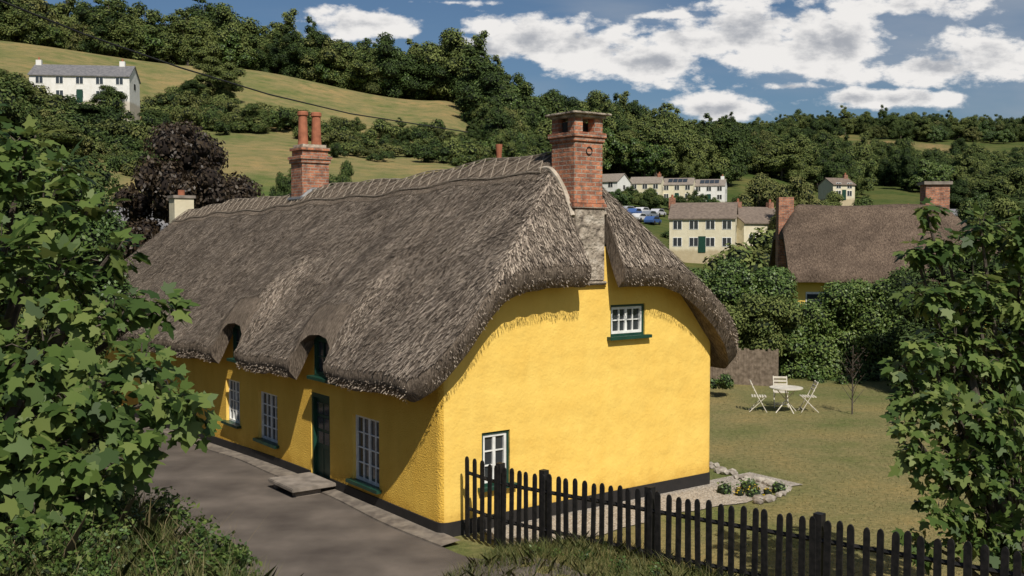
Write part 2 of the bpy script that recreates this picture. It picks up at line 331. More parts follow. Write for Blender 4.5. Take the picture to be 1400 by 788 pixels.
tl=sorted(set([-.5,-.47,-.4,-.3,-.2,-.1]+list(np.round(np.arange(0,TE-.6,.12),3))+[TE-.5,TE-.35,TE-.2,TE-.1,TE-.03,TE]))
NC=110; us=np.linspace(-1,1,NC+1)
vs=[];fs=[]
def add_grid(outs,dz):
    b=len(vs)
    for t in tl:
        w=hw(t)+outs; tt=t
        if t<.3: tt=t-outs*(1-ss(-.5,.3,t))
        for u in us: vs.append((3.3+w*u,tt,float(roofz(3.3+hw(t)*u,t))+dz))
    return b
b0=add_grid(0,0); n1=NC+1; nt_=len(tl)
for j in range(nt_-1):
    for i in range(NC): fs.append((b0+j*n1+i,b0+j*n1+i+1,b0+(j+1)*n1+i+1,b0+(j+1)*n1+i))
b3=add_grid(-.12,-.44)
for j in range(nt_-1):
    for i in range(NC): fs.append((b3+j*n1+i,b3+(j+1)*n1+i,b3+(j+1)*n1+i+1,b3+j*n1+i+1))
per=[(0,i) for i in range(NC)]+[(j,NC) for j in range(nt_-1)]+[(nt_-1,i) for i in range(NC,0,-1)]+[(j,0) for j in range(nt_-1,0,-1)]
prev=[b0+j*n1+i for j,i in per]
for (o,dz) in ((.06,-.10),(.04,-.27)):
    cur=[]
    for j,i in per:
        t=tl[j]; u=us[i]; v0=vs[b0+j*n1+i]
        ox=o*(1 if u>0 else -1) if abs(u)>.98 else 0; oy=-o if j==0 else (o if j==nt_-1 else 0)
        vs.append((v0[0]+ox+.012*math.sin(t*23),v0[1]+oy+.015*math.sin(v0[0]*19),v0[2]+dz+.01*math.sin(t*31))); cur.append(len(vs)-1)
    for k in range(len(per)): k2=(k+1)%len(per); fs.append((prev[k],prev[k2],cur[k2],cur[k]))
    prev=cur
bot=[b3+j*n1+i for j,i in per]
for k in range(len(per)): k2=(k+1)%len(per); fs.append((prev[k],prev[k2],bot[k2],bot[k]))
me=bpy.data.meshes.new('thatched_roof'); me.from_pydata(vs,[],fs); me.materials.append(M['thatch'])
bm=bmesh.new(); bm.from_mesh(me); bmesh.ops.recalc_face_normals(bm,faces=bm.faces); bm.to_mesh(me); bm.free()
roof=link(bpy.data.objects.new('thatched_roof',me))
cut=[]
CH=(2.84,3.60,-.04,.68)
c=MB(); c.box(CH[0]-.02,CH[1]+.02,-2,.3,3,9,M['thatch']); cut.append(c.obj('c1'))
DS=-.06
for td,hw_ in DORM:
    c=MB(); prof=[(-hw_,.5),(hw_,.5),(hw_*.97,2.75),(hw_*.88,3.02),(hw_*.55,3.18),(0,3.22),(-hw_*.55,3.18),(-hw_*.88,3.02),(-hw_*.97,2.75)]
    f=[(-2,td+a_,z-.012*td) for a_,z in prof]; g=[(DS+.02,td+a_,z-.012*td) for a_,z in prof]; n_=len(prof)
    c.face(f,M['thatch']); c.face(g[::-1],M['thatch'])
    for k in range(n_): c.face([f[k],f[(k+1)%n_],g[(k+1)%n_],g[k]],M['thatch'])
    cut.append(c.obj('c2'))
boolean(roof,cut); roof.parent=cot
roof.data.shade_smooth(); roof.data.set_sharp_from_angle(angle=.9)
def straws(n,smin_,smax,tmin,tmax,L=(.12,.3),wd=.011,lift=.045):
    s=rng.uniform(smin_,smax,n); t=rng.uniform(tmin,tmax,n)
    w=np.array([hw(q) for q in t]); ok=np.abs(s-3.3)<w+.02
    for td,hw_ in DORM: ok&=~((np.abs(t-td)<hw_+.03)&(s<.07))
    ok&=~((s>CH[0]-.05)&(s<CH[1]+.05)&(t<CH[3]+.05))
    s=s[ok];t=t[ok];n=len(s); e=.02
    z=roofz(s,t); gs=(roofz(s+e,t)-z)/e; gt=(roofz(s,t+e)-z)/e
    N=np.stack([-gs,-gt,np.ones(n)],-1); N/=np.linalg.norm(N,axis=1)[:,None]
    D=np.stack([-gs,-gt,-(gs**2+gt**2)],-1); D/=np.linalg.norm(D,axis=1)[:,None]+1e-6
    Sd=np.cross(N,D); ang=rng.normal(0,.22,n)[:,None]; D2=D*np.cos(ang)+Sd*np.sin(ang); S2=np.cross(N,D2)
    P=np.stack([s,t,z],-1); Ln=rng.uniform(*L,n)[:,None]; wv=rng.uniform(.5,1.3,n)[:,None]*wd
    lf=rng.uniform(.1,1,n)[:,None]**1.5*lift
    p1=P-D2*Ln*.5+N*.001; p2=P+D2*Ln*.5+N*lf
    return np.stack([p1-S2*wv*.6,p1+S2*wv*.6,p2+S2*wv,p2-S2*wv],1).reshape(-1,3)
V=straws(150000,-.6,4.2,-.5,TE,L=(.06,.18),wd=.009,lift=.042)
V2=straws(8000,-.6,7.2,-.5,1.3,L=(.1,.28))
me=np_mesh('thatch_straw_ends',np.concatenate([V,V2]),4,[M['straw']]); link(bpy.data.objects.new('thatch_straw_ends',me),cot)
def fringe(pts,outs,n,name):
    arr=[]
    for k in range(n):
        q=random.random()*(len(pts)-1); i=int(q); f=q-i
        p=Vector(pts[i]).lerp(Vector(pts[i+1]),f)+Vector((0,0,-random.random()*.40))
        d=(Vector(outs)*random.uniform(.2,.8)+Vector((random.uniform(-.25,.25),random.uniform(-.25,.25),random.uniform(-1.0,-.4)))).normalized()
        L=random.uniform(.02,.055); w=d.orthogonal().normalized()*.005
        arr+=[p-w,p+w,p+d*L+w,p+d*L-w]
    me=np_mesh(name,np.array([tuple(v) for v in arr]),4,[M['straw']]); link(bpy.data.objects.new(name,me),cot)
def dorm(t): return any(abs(t-td)<h_+.03 for td,h_ in DORM)
seg=[];runs=[]
for t in np.arange(.1,22.5,.1):
    if dorm(t):
        if len(seg)>1: runs.append(seg)
        seg=[]
    else: seg.append((-.6,t,float(roofz(-.58,t))))
runs.append(seg)
for rn in runs: fringe(rn,(-1,0,0),int(len(rn)*55),'eave_straw_fringe')
for (a_,b_) in ((-.45,2.8),(3.64,7.1)):
    pts=[(s,-.54+(0.75-math.sqrt(max(.5625-(max(abs(s-3.3)-3.13,0))**2,0))),float(roofz(s,-.5))) for s in np.linspace(a_,b_,30)]
    fringe(pts,(0,-1,0),2000,'verge_straw_fringe')
mb=MB(); tt=np.arange(.72,22.2,.2); W2=.72
def rz(s,t,o): return (s,t,float(roofz(s,t))+o)
cols=[3.3+W2*q for q in (-1,-.66,-.33,0,.33,.66,1)]; RO=.035
for t0,t1 in zip(tt,tt[1:]):
    for a_,b_ in zip(cols,cols[1:]): mb.face([rz(a_,t0,RO),rz(b_,t0,RO),rz(b_,t1,RO),rz(a_,t1,RO)],M['thatch'])
    for q in (cols[0],cols[-1]):
        mb.face([rz(q,t0,RO),rz(q,t1,RO),rz(q,t1,-.05),rz(q,t0,-.05)],M['thatch'])
for a_,b_ in zip(cols,cols[1:]): mb.face([rz(a_,tt[0],RO),rz(b_,tt[0],RO),rz(b_,tt[0],-.05),rz(a_,tt[0],-.05)],M['thatch'])
mb.obj('block_ridge',cot,smooth=True)
mb=MB()
for sg in (-1,1):
    for q in (.14,.62):
        mb.tube([rz(3.3+sg*q,t,RO+.035) for t in np.arange(.75,22.2,.4)],.015,M['hazel'],5)
    t=.8;fl=0
    while t<21.9:
        mb.tube([rz(3.3+sg*(.16+.44*f_),t+.4*(f_ if fl else 1-f_),RO+.037) for f_ in (0,.5,1)],.011,M['hazel'],4,False)
        mb.tube([rz(3.3+sg*(.16+.44*f_),t+.4*(1-f_ if fl else f_),RO+.045) for f_ in (0,.5,1)],.011,M['hazel'],4,False)
        t+=.4; fl=1-fl
mb.obj('ridge_liggers',cot)
def top(s): return ridge(0)+.1-1.06*abs(s-3.3)-.27
pr=[(0,-1.2),(6.6,-1.2),(6.6,top(6.6))]+[(s,min(top(s),4.9)) for s in (5.6,5.2,4.2,3.3,2.4,1.4,1.0)]+[(0,top(0))]
bm=bmesh.new(); a_=[bm.verts.new((s,0,z)) for s,z in pr]; b_=[bm.verts.new((s,22.7,z-.45 if z>0 else z)) for s,z in pr]; n=len(pr)
bm.faces.new(a_); bm.faces.new(b_[::-1])
for k in range(n): bm.faces.new([a_[k],b_[k],b_[(k+1)%n],a_[(k+1)%n]])
bm.normal_update()
ve=[e for e in bm.edges if abs(e.verts[0].co.x-e.verts[1].co.x)<.01 and abs(e.verts[0].co.y-e.verts[1].co.y)<.01 and e.calc_length()>2]
bmesh.ops.bevel(bm,geom=ve,offset=.16,segments=5,affect='EDGES',profile=.5)
bmesh.ops.recalc_face_normals(bm,faces=bm.faces)
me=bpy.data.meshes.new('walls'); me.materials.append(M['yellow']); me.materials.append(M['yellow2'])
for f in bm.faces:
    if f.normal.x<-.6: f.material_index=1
bm.to_mesh(me); bm.free()
walls=link(bpy.data.objects.new('walls',me))
front=[(2.14,3.19,.42,1.69),(6.73,7.79,.50,1.60),(8.92,9.80,.62,1.66)]
gab=[(.82,1.42,.76,1.70),(3.77,4.66,3.2,3.80)]
cut=[]
def cb(*a):
    c=MB(); c.box(*a,M['yellow']); cut.append(c.obj('cut'))
for t0,t1,z0,z1 in front: cb(-.5,.13,t0,t1,z0,z1)
cb(-.5,.16,4.16,5.02,-.0,1.90)
for s0,s1,z0,z1 in gab: cb(s0,s1,-.5,.11,z0,z1)
boolean(walls,cut); walls.parent=cot; walls.data.shade_smooth(); walls.data.set_sharp_from_angle(angle=.5)
def window(name,mx,w,h,nx,nz_,parent,green=True,sill=True,depth=.1,fm='white'):
    mb=MB(); d=depth; WM=M[fm]
    B=lambda x0,x1,y0,y1,z0,z1,m: mb.box(x0,x1,y0,y1,z0,z1,m,mx)
    e=.003
    if green:
        g=.045
        B(e,g,d-.08,d-.001,e,h-e,M['green']); B(w-g,w-e,d-.08,d-.001,e,h-e,M['green']); B(g,w-g,d-.08,d-.001,h-g,h-e,M['green']); B(g,w-g,d-.08,d-.001,e,g,M['green'])
    else: g=.004
    f=.05
    B(g,g+f,d-.06,d-.002,g,h-g,WM); B(w-g-f,w-g,d-.06,d-.002,g,h-g,WM)
    B(g+f,w-g-f,d-.06,d-.002,g,g+f,WM); B(g+f,w-g-f,d-.06,d-.002,h-g-f,h-g,WM)
    x0=g+f;x1=w-g-f;z0=g+f;z1=h-g-f
    for k in range(1,nx):
        x=x0+(x1-x0)*k/nx; ww=.03 if (nx%2==0 and k==nx//2) else .012
        B(x-ww,x+ww,d-.05,d-.004,z0,z1,WM)
    for k in range(1,nz_):
        z=z0+(z1-z0)*k/nz_; B(x0,x1,d-.046,d-.006,z-.011,z+.011,WM)
    B(x0-.01,x1+.01,d-.02,d-.012,z0-.01,z1+.01,M['glass'])
    if sill: B(-.09,w+.09,-.11,d-.002,-.06,0.002,M['green'])
    return mb.obj(name,parent)
def mfront(t1,z0): return Matrix.Translation((0,t1,z0))@Matrix.Rotation(-math.pi/2,4,'Z')
for k,(t0,t1,z0,z1) in enumerate(front): window('road_window_%d'%(k+1),mfront(t1,z0),t1-t0,z1-z0,4,4,cot,depth=.13,green=False)
for k,(s0,s1,z0,z1) in enumerate(gab): window('gable_window_%d'%(k+1),Matrix.Translation((s0,0,z0)),s1-s0,z1-z0,2 if k==0 else 4,3 if k==0 else 2,cot,depth=.11)
for k,(td,hw_) in enumerate(DORM):
    zb=2.27-.012*td; mb=MB(); mb.box(DS,.5,td-hw_-.06,td+hw_+.06,zb,3.16-.012*td,M['yellow2']); mb.obj('dormer_wall_%d'%(k+1),cot)
    window('dormer_window_%d'%(k+1),mfront(td+.62,zb+.07)@Matrix.Translation((0,DS-.105,0)),1.24,.80,4,2,cot,depth=.1,fm='green')
mb=MB(); mx=mfront(5.02,0.0); w=.86
for a in ((.003,.07,.02,.158,.0,1.89),(w-.07,w-.003,.02,.158,.0,1.89),(.07,w-.07,.02,.158,1.80,1.89)): mb.box(*a,M['green'],mx)
mb.box(.07,w-.07,.09,.15,.02,1.80,M['green'],mx)
for (x0,x1,z0,z1) in ((.13,.40,.15,.75),(.46,.73,.15,.75)): mb.box(x0,x1,.082,.09,z0,z1,M['green'],mx)
for r_ in range(3):
    for c_ in range(2): mb.box(.13+.33*c_,.40+.33*c_,.08,.089,.86+.3*r_,1.1+.3*r_,M['glass'],mx)
mb.box(.72,.75,.05,.09,.95,.99,M['lead'],mx); mb.obj('front_door',cot)
mb=MB(); mb.box(-.95,-.02,3.85,5.05,.14,.22,M['concrete']); mb.box(-.85,-.3,3.95,4.12,-.2,.14,M['concrete']);mb.box(-.85,-.3,4.85,5.0,-.2,.14,M['concrete']); mb.obj('doorstep',cot,bevel=.015)
mb=MB()
def pl(p0,p1,nrm,steps):
    for k in range(steps):
        a0=[p0[i]+(p1[i]-p0[i])*k/steps for i in (0,1)]; a1=[p0[i]+(p1[i]-p0[i])*(k+1)/steps for i in (0,1)]
        def g_(p,o,h): return (p[0]+nrm[0]*o,p[1]+nrm[1]*o,gz(*wp(p[0],p[1]))*.9+h)
        mb.face([g_(a0,.025,-.6),g_(a1,.025,-.6),g_(a1,.02,.25),g_(a0,.02,.25)],M['black'])
        mb.face([g_(a0,.02,.25),g_(a1,.02,.25),g_(a1,-.05,.27),g_(a0,-.05,.27)],M['black'])
pl((0,4.14),(0,.16),(-1,0),10); pl((0,22),(0,5.04),(-1,0),34)
arc=[(.16-.16*math.cos(q),.16-.16*math.sin(q)) for q in np.linspace(0,math.pi/2,6)]
for p,q in zip(arc,arc[1:]):
    nn=Vector((p[0]-.16,p[1]-.16)).normalized(); n2=Vector((q[0]-.16,q[1]-.16)).normalized()
    mb.face([(p[0]+nn.x*.025,p[1]+nn.y*.025,-.6),(q[0]+n2.x*.025,q[1]+n2.y*.025,-.6),(q[0]+n2.x*.02,q[1]+n2.y*.02,.25),(p[0]+nn.x*.02,p[1]+nn.y*.02,.25)],M['black'])
    mb.face([(p[0]+nn.x*.02,p[1]+nn.y*.02,.25),(q[0]+n2.x*.02,q[1]+n2.y*.02,.25),(q[0]-n2.x*.05,q[1]-n2.y*.05,.27),(p[0]-nn.x*.05,p[1]-nn.y*.05,.27)],M['black'])
pl((.16,0),(6.5,0),(0,-1),12); pl((6.6,.1),(6.6,22),(1,0),12)
mb.obj('black_plinth',cot)
mb=MB(); s0,s1,t0,t1=CH
M['rubble']=noisemat('rubble_stack',(.13,.105,.085),(.34,.285,.22),scale=6,bump=1,bscale=9,bdist=.10,c3=(.50,.44,.36),detail=10)
st_=MB(); st_.box(s0,s1,t0,t1,4.25,5.62,M['rubble']); st_.box(s0-.03,s1+.03,t0-.06,.1,4.19,4.26,M['concrete'])
st_.obj('stone_stack',cot,bevel=.03)
a=(s0+.03,s1-.05,t0+.03,t1-.02)
mb.box(a[0]-.06,a[1]+.06,a[2]-.06,a[3]+.06,5.60,5.69,M['brick']); mb.box(a[0]-.03,a[1]+.03,a[2]-.03,a[3]+.03,5.69,5.78,M['brick'])
mb.box(*a,5.70,6.84,M['brick'])
mb.box(a[0]-.03,a[1]+.03,a[2]-.03,a[3]+.03,6.82,6.90,M['brick']); mb.box(a[0]-.055,a[1]+.055,a[2]-.055,a[3]+.055,6.90,6.99,M['brick'])
for (x0,x1,y0,y1) in ((a[0],a[0]+.2,a[2],a[2]+.2),(a[1]-.2,a[1],a[2],a[2]+.2),(a[0],a[0]+.2,a[3]-.2,a[3]),(a[1]-.2,a[1],a[3]-.2,a[3])): mb.box(x0,x1,y0,y1,6.985,7.27,M['brick'])
mb.box(a[0]+.05,a[1]-.05,a[2]+.25,a[3]-.25,6.985,7.2,M['black'])
mb.obj('brick_chimney_stack',cot,bevel=.010)
mb=MB(); mb.box(a[0]-.10,a[1]+.12,a[2]-.12,a[3]+.10,7.315,7.355,M['rubble']); mb.box(a[0]-.03,a[1]+.05,a[2]-.05,a[3]+.03,7.262,7.315,M['rubble']); mb.obj('chimney_capping_slab',cot,bevel=.01)
mb=MB(); mb.tube([(s0-.02+.02*math.sin(t*9),t,float(roofz(s0-.05,t))+.03) for t in np.linspace(-.02,.95,12)],[.05]*12,M['mortar'],7)
mb.tube([(s1+.01,t,float(roofz(s1+.05,t))+.01) for t in np.linspace(-.02,.75,8)],.04,M['mortar'],7)
mb.obj('mortar_fillet',cot,smooth=True)
mb=MB(); mb.tube([((a[0]+a[1])/2+.07*math.cos(q),a[2]-.015,6.66+.07*math.sin(q)) for q in np.linspace(0,6.28,14)],.009,M['black'],5); mb.obj('iron_wall_tie',cot)
mb=MB(); c2=(2.9,3.7,11.6,12.32)
mb.box(*c2,5.6,7.15,M['brick']); mb.box(c2[0]-.04,c2[1]+.04,c2[2]-.04,c2[3]+.04,7.15,7.25,M['brick']); mb.box(c2[0]-.07,c2[1]+.07,c2[2]-.07,c2[3]+.07,7.25,7.34,M['brick']); mb.box(c2[0]+.02,c2[1]-.02,c2[2]+.02,c2[3]-.02,7.34,7.5,M['brick'])
mb.box(c2[0]-.03,c2[1]+.03,c2[2]-.03,c2[3]+.03,7.5,7.58,M['brick']); mb.box(c2[0]+.05,c2[1]-.05,c2[2]+.05,c2[3]-.05,7.58,7.66,M['mortar'])
for x in (3.1,3.5):
    zz=[7.64,7.74,8.2,8.45,8.47,8.56,8.58]; rr=[.15,.14,.125,.12,.15,.15,.12]; mb.tube([(x,11.96,z) for z in zz],rr,M['terracotta'],14)
mb.obj('brick_chimney_with_pots',cot)
mb=MB(); mb.tube([(c2[0]-.03,t,float(roofz(c2[0]-.03,t))+.05) for t in (11.5,12,12.4)],.07,M['lead'],6); mb.tube([(s,c2[2]-.03,float(roofz(s,11.57))+.06) for s in np.linspace(2.85,3.75,7)],.07,M['lead'],6); mb.obj('lead_flashing',cot)
mb=MB(); mb.box(2.95,3.65,22.4,23.0,4.5,6.55,M['cream']); mb.box(2.9,3.7,22.35,23.05,6.55,6.65,M['concrete']); mb.tube([(3.3,22.7,6.6),(3.3,22.7,6.85)],.12,M['terracotta'],10); mb.obj('end_chimney',cot)
mb=MB(); mb.tube([(4.2,4.2,5.0),(4.2,4.2,6.9),(4.2,4.2,7.15)],[.06,.06,.08],M['terracotta'],10); mb.obj('vent_pot',cot)
mb=MB(); mb.tube([(6.6,.6,2.0),(6.85,.6,2.05),(6.95,.6,1.98)],.018,M['white'],6); mb.tube([(6.95,.6,1.98),(6.95,.6,1.95),(6.95,.6,1.78),(6.95,.6,1.74)],[.05,.14,.10,.04],M['white'],10); mb.obj('wall_lantern',cot)
# ------------------------------------------------ picket fence
pf=MB()
def fz(k): return float(np.interp(k,[-.8,0,4.4,7.2,9],[1.42,1.36,1.55,1.68,1.75]))
def fmx(k): 
    x=F0[0]+FK[0]*k; y=F0[1]+FK[1]*k; return Matrix.Translation((x,y,0))@Matrix.Rotation(math.atan2(FK[1],FK[0]),4,'Z')
k=-.74
while k<9.6:
    mx=fmx(k)@Matrix.Rotation(random.uniform(-.022,.022),4,'Y'); h=fz(k)+random.uniform(-.02,.02); x,y=F0[0]+FK[0]*k,F0[1]+FK[1]*k; z0=gz(x,y)+.06
    w=.042*random.uniform(.92,1.06); prof=[(-w,z0),(w,z0),(w,h-.06),(w*.75,h-.02),(0.25*w,h),(-.25*w,h),(-w*.75,h-.02),(-w,h-.06)]
    f=[mx@Vector((p,-.035,q)) for p,q in prof]; g=[mx@Vector((p,-.012,q)) for p,q in prof]
    pf.face(f,M['fence']); pf.face(g[::-1],M['fence'])
    for j in range(8): pf.face([f[j],g[j],g[(j+1)%8],f[(j+1)%8]],M['fence'])
    k+=.17+random.uniform(-.006,.006)
for k0,k1 in zip(np.arange(-.76,9.5,.5),np.arange(-.26,10,.5)):
    for dz in (-.28,-.88):
        a_=fmx(k0)@Vector((0,.01,fz(k0)+dz)); b_=fmx(k1)@Vector((0,.01,fz(k1)+dz)); pf.tube([a_,b_],.032,M['fence'],4)
for k in (-.02,.95,3.0,5.6,8.2):
    mx=fmx(k); pf.box(-.055,.055,-.02,.09,gz(F0[0]+FK[0]*k,F0[1]+FK[1]*k)-.3,fz(k)+.05,M['fence'],mx)
pf.obj('picket_fence')
# ------------------------------------------------ garden furniture
TX,TY=W(1077,560,29.8)[:2]
tb=MB(); tb.tube([(0,0,.70),(0,0,.705),(0,0,.73)],[.46,.48,.48],M['metalpaint'],24)
for q in range(4):
    a_=q*math.pi/2+.4; a2=a_+2.6
    tb.tube([(.36*math.cos(a_),.36*math.sin(a_),0),(.0,.0,.36),(.3*math.cos(a2),.3*math.sin(a2),.7)],.016,M['metalpaint'],6)
o=tb.obj('garden_table'); o.location=(TX,TY,gz(TX,TY))
def chair(x,y,rz):
    c=MB(); T_=lambda *p,r=.013: c.tube(p,r,M['metalpaint'],6)
    for sx in (-.2,.2):
        T_((sx,.24,0),(sx,-.02,.45),(sx,-.24,.9)); T_((sx*.9,-.26,0),(sx*.9,.2,.45))
    for y_ in np.linspace(-.17,.2,6): c.box(-.21,.21,y_-.024,y_+.024,.445,.462,M['metalpaint'])
    for z_,y_ in ((.66,-.125),(.76,-.17),(.86,-.215)): c.box(-.21,.21,y_-.012,y_+.006,z_-.03,z_+.03,M['metalpaint'])
    T_((-.2,.18,.09),(.2,.18,.09)); T_((-.18,-.18,.08),(.18,-.18,.08))
    o=c.obj('garden_chair'); o.location=(x,y,gz(x,y)); o.rotation_euler[2]=rz
chair(TX-.78,TY+.15,-1.75); chair(TX+.68,TY+.1,1.5); chair(TX+.1,TY+1.0,3.0)
# ------------------------------------------------ foliage generators
def rnd_dir(n):
    v=rng.normal(size=(n,3)); return v/np.linalg.norm(v,axis=1)[:,None]
def leafquads(centers,normals,size,jit=.6,aspect=.6):
    n=len(centers); N=normals+jit*rnd_dir(n); N/=np.linalg.norm(N,axis=1)[:,None]+1e-6
    U=np.cross(N,rnd_dir(n)); U/=np.linalg.norm(U,axis=1)[:,None]+1e-6; Vv=np.cross(N,U)
    sz=(size*rng.uniform(.6,1.3,n))[:,None]
    return np.stack([centers-U*sz,centers-Vv*sz*aspect,centers+U*sz,centers+Vv*sz*aspect],1).reshape(-1,3)
ICO=None
def ico():
    global ICO
    if ICO is None:
        bm=bmesh.new(); bmesh.ops.create_icosphere(bm,subdivisions=1,radius=1); ICO=(np.array([v.co[:] for v in bm.verts]),[[v.index for v in f.verts] for f in bm.faces]); bm.free()
    return ICO
def foliage_mesh(name,clumps,per,leaf,mats,trunk=None,jit=.6,core=.72,inner=.3):
    L=[]
    for (x,y,z,r_) in clumps:
        n=max(8,int(per*(r_**2))); d=rnd_dir(n); d[:,2]=np.where(d[:,2]<-.6,-d[:,2],d[:,2])
        rad_=r_*(1-inner*rng.random(n)**1.5)*rng.uniform(.92,1.12,n)
        P=np.array([x,y,z])+d*rad_[:,None]*np.array([1,1,.85]); L.append(leafquads(P,d+np.array([0,0,.35]),leaf,jit))
    V=np.concatenate(L); nq=len(V)//4
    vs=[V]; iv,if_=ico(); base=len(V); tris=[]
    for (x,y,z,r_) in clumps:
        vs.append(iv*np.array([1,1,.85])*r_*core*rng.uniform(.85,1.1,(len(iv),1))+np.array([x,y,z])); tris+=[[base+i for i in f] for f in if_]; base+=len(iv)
    tf=[]
    if trunk:
        mb=MB()
        for pts,rad_ in trunk: mb.tube(pts,rad_,M['bark'],7,False)
        tf=[[base+i for i in f] for f in mb.f]; vs.append(np.array(mb.v))
    allv=np.concatenate(vs)
    loops=np.concatenate([np.arange(nq*4),np.array(tris,int).ravel(),np.array(tf,int).ravel() if len(tf) else np.array([],int)]).astype(np.int32)
    ls=np.concatenate([np.arange(nq)*4, nq*4+np.arange(len(tris))*3, nq*4+len(tris)*3+np.arange(len(tf))*4]).astype(np.int32)
    mi=np.concatenate([np.zeros(nq),np.ones(len(tris)),np.full(len(tf),2)]).astype(np.int32)
    me=bpy.data.meshes.new(name); me.vertices.add(len(allv)); me.vertices.foreach_set('co',allv.astype(np.float32).ravel())
    me.loops.add(len(loops)); me.loops.foreach_set('vertex_index',loops); me.polygons.add(len(ls)); me.polygons.foreach_set('loop_start',ls)
    for m_ in mats: me.materials.append(m_)
    me.polygons.foreach_set('material_index',mi); me.update(calc_edges=True); return me
def crown_clumps(n,R_,H,zc,rmin,rmax):
    out=[]
    for _ in range(n):
        d=rnd_dir(1)[0]; q=rng.random()**.45
        z=d[2]*H*q; w=R_*(1-.25*max(z/H,0)); out.append((d[0]*w*q,d[1]*w*q,zc+z,rng.uniform(rmin,rmax)))
    return out
def tree_mesh(name,h,R_,n,per,leaf,leafm,corem,seed,rmin=.9,rmax=1.7,jit=.6,low=.56,hh=.40):
    global rng; rng=np.random.default_rng(seed)
    zc=h*low; H=h*hh; cl=crown_clumps(n,R_,H,zc,rmin,rmax)
    tr=[([(0,0,-.5),(.1,0,h*.25),(.15,.1,h*.55),(0,0,h*.8)],[h*.028,h*.02,h*.013,h*.004])]
    for c_ in cl[::3]: tr.append(([(.1,0,h*.28),((c_[0])*.5,(c_[1])*.5,h*.28+(c_[2]-h*.28)*.6),c_[:3]],[h*.011,h*.007,h*.002]))
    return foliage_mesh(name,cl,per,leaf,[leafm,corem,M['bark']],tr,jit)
FT=[tree_mesh('woodland_tree_mesh_1',13,5.0,36,100,.22,M['leaf_far'],M['leaf_core'],100,.8,2.2,low=.5,hh=.44),
    tree_mesh('woodland_tree_mesh_2',12,6.0,44,100,.22,M['leaf_far'],M['leaf_core'],101,.8,2.4,low=.48,hh=.40),
    tree_mesh('woodland_tree_mesh_3',16,4.0,38,100,.22,M['leaf_far'],M['leaf_core'],102,.8,1.9,low=.5,hh=.46),
    tree_mesh('woodland_tree_mesh_4',11,5.0,32,100,.22,M['leaf_olive'],M['leaf_core'],103,.8,2.1,low=.48,hh=.42),
    tree_mesh('woodland_tree_mesh_5',13,5.2,34,100,.22,M['leaf_far'],M['leaf_core'],104,1.0,2.4,low=.5,hh=.44),
    tree_mesh('woodland_tree_mesh_6',10,4.6,34,100,.22,M['leaf_hedge'],M['leaf_core'],105,.8,1.9,low=.5,hh=.42)]
BT=[]
for i in range(3):
    rng=np.random.default_rng(200+i)
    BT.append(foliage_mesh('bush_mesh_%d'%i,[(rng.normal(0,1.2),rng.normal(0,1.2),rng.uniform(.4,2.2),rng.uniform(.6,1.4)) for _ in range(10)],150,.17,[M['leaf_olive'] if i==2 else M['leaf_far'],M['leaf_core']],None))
def inst(parent,name,mesh,x,y,sc,dz=0,scz=1):
    o=bpy.data.objects.new(name,mesh); o.location=(x,y,gz(x,y)+dz); o.rotation_euler[2]=random.uniform(0,6.28); o.scale=(sc*random.uniform(.85,1.2),sc*random.uniform(.85,1.2),sc*scz*random.uniform(.8,1.2)); link(o,parent); return o
def pol(px,r_):
    a_=math.atan((px-700)/F); return r_*math.sin(a_),r_*math.cos(a_)
rng=np.random.default_rng(5)
wood=empty('distant_woodland')
def scatter(n,px0,px1,r0,r1,sc,meshes,cond=None,par=wood,name='tree'):
    for _ in range(n):
        px=random.uniform(px0,px1); r_=random.uniform(r0,r1)
        if cond and not cond(px,r_): continue
        x,y=pol(px,r_); inst(par,name,random.choice(meshes),x,y,random.uniform(*sc))
scatter(290,-260,640,264,306,(.7,1.35),FT)
scatter(420,615,1010,215,400,(.65,1.35),FT,lambda p,r: (r>250+(p-790)*.18 if p>790 else r>195) and not (p<650 and r<250))
scatter(40,665,760,185,215,(.5,.85),FT)
def cfar(p,r):
    for p0,p1,r0,r1,_ in PATCH:
        if p0-2<p<p1+2 and r0-42<r<r1: return False
    return (math.sin(p*.021+r*.011)+math.sin(r*.023-p*.013)+math.sin(p*.05+r*.004)*.5)>-.8
scatter(1400,930,1480,335,860,(.65,1.3),FT,cfar)
scatter(380,880,1500,820,960,(.7,1.5),FT)
scatter(200,1040,1480,230,400,(.5,.8),FT,lambda p,r: math.sin(p*.03+r*.05)>-.1 and cfar(p,r))
hr=empty('hillside_hedgerow')
scatter(230,310,660,168,196,(.35,1.1),BT,lambda p,r: abs(r-184+5*math.sin(p*.03))<6+4*math.sin(p*.11),par=hr,name='hedge_bush')
scatter(50,430,660,150,176,(.4,.95),BT,par=hr,name='hedge_bush')
scatter(12,330,660,178,192,(.25,.45),FT,par=hr,name='hedge_tree')
scatter(110,-50,240,122,172,(.6,1.2),BT,lambda p,r: r<160 or p<40,par=hr,name='hedge_bush')
scatter(34,215,345,172,210,(.6,1.2),BT,par=hr,name='hedge_bush')
scatter(30,140,300,118,126,(.4,.8),BT,par=hr,name='hedge_bush')
scatter(90,800,1080,150,250,(.5,1.0),BT,lambda p,r: (r<186 and p>905) or (205<r<218) or p>1015,par=hr,name='garden_bush')
scatter(120,1040,1480,95,230,(.9,1.7),BT,par=hr,name='hedge_bush')
scatter(26,840,1010,196,214,(.22,.40),FT,par=hr,name='garden_tree')
MT=[tree_mesh('broadleaf_tree_mesh_%d'%i,11,4.0,48,330,.13,M['leaf_far'],M['leaf_core'],300+i,.8,1.4,low=.52,hh=.44) for i in range(2)]
MO=tree_mesh('olive_tree_mesh',9,3.8,44,330,.12,M['leaf_olive'],M['leaf_core'],310,.7,1.3,low=.52,hh=.44)
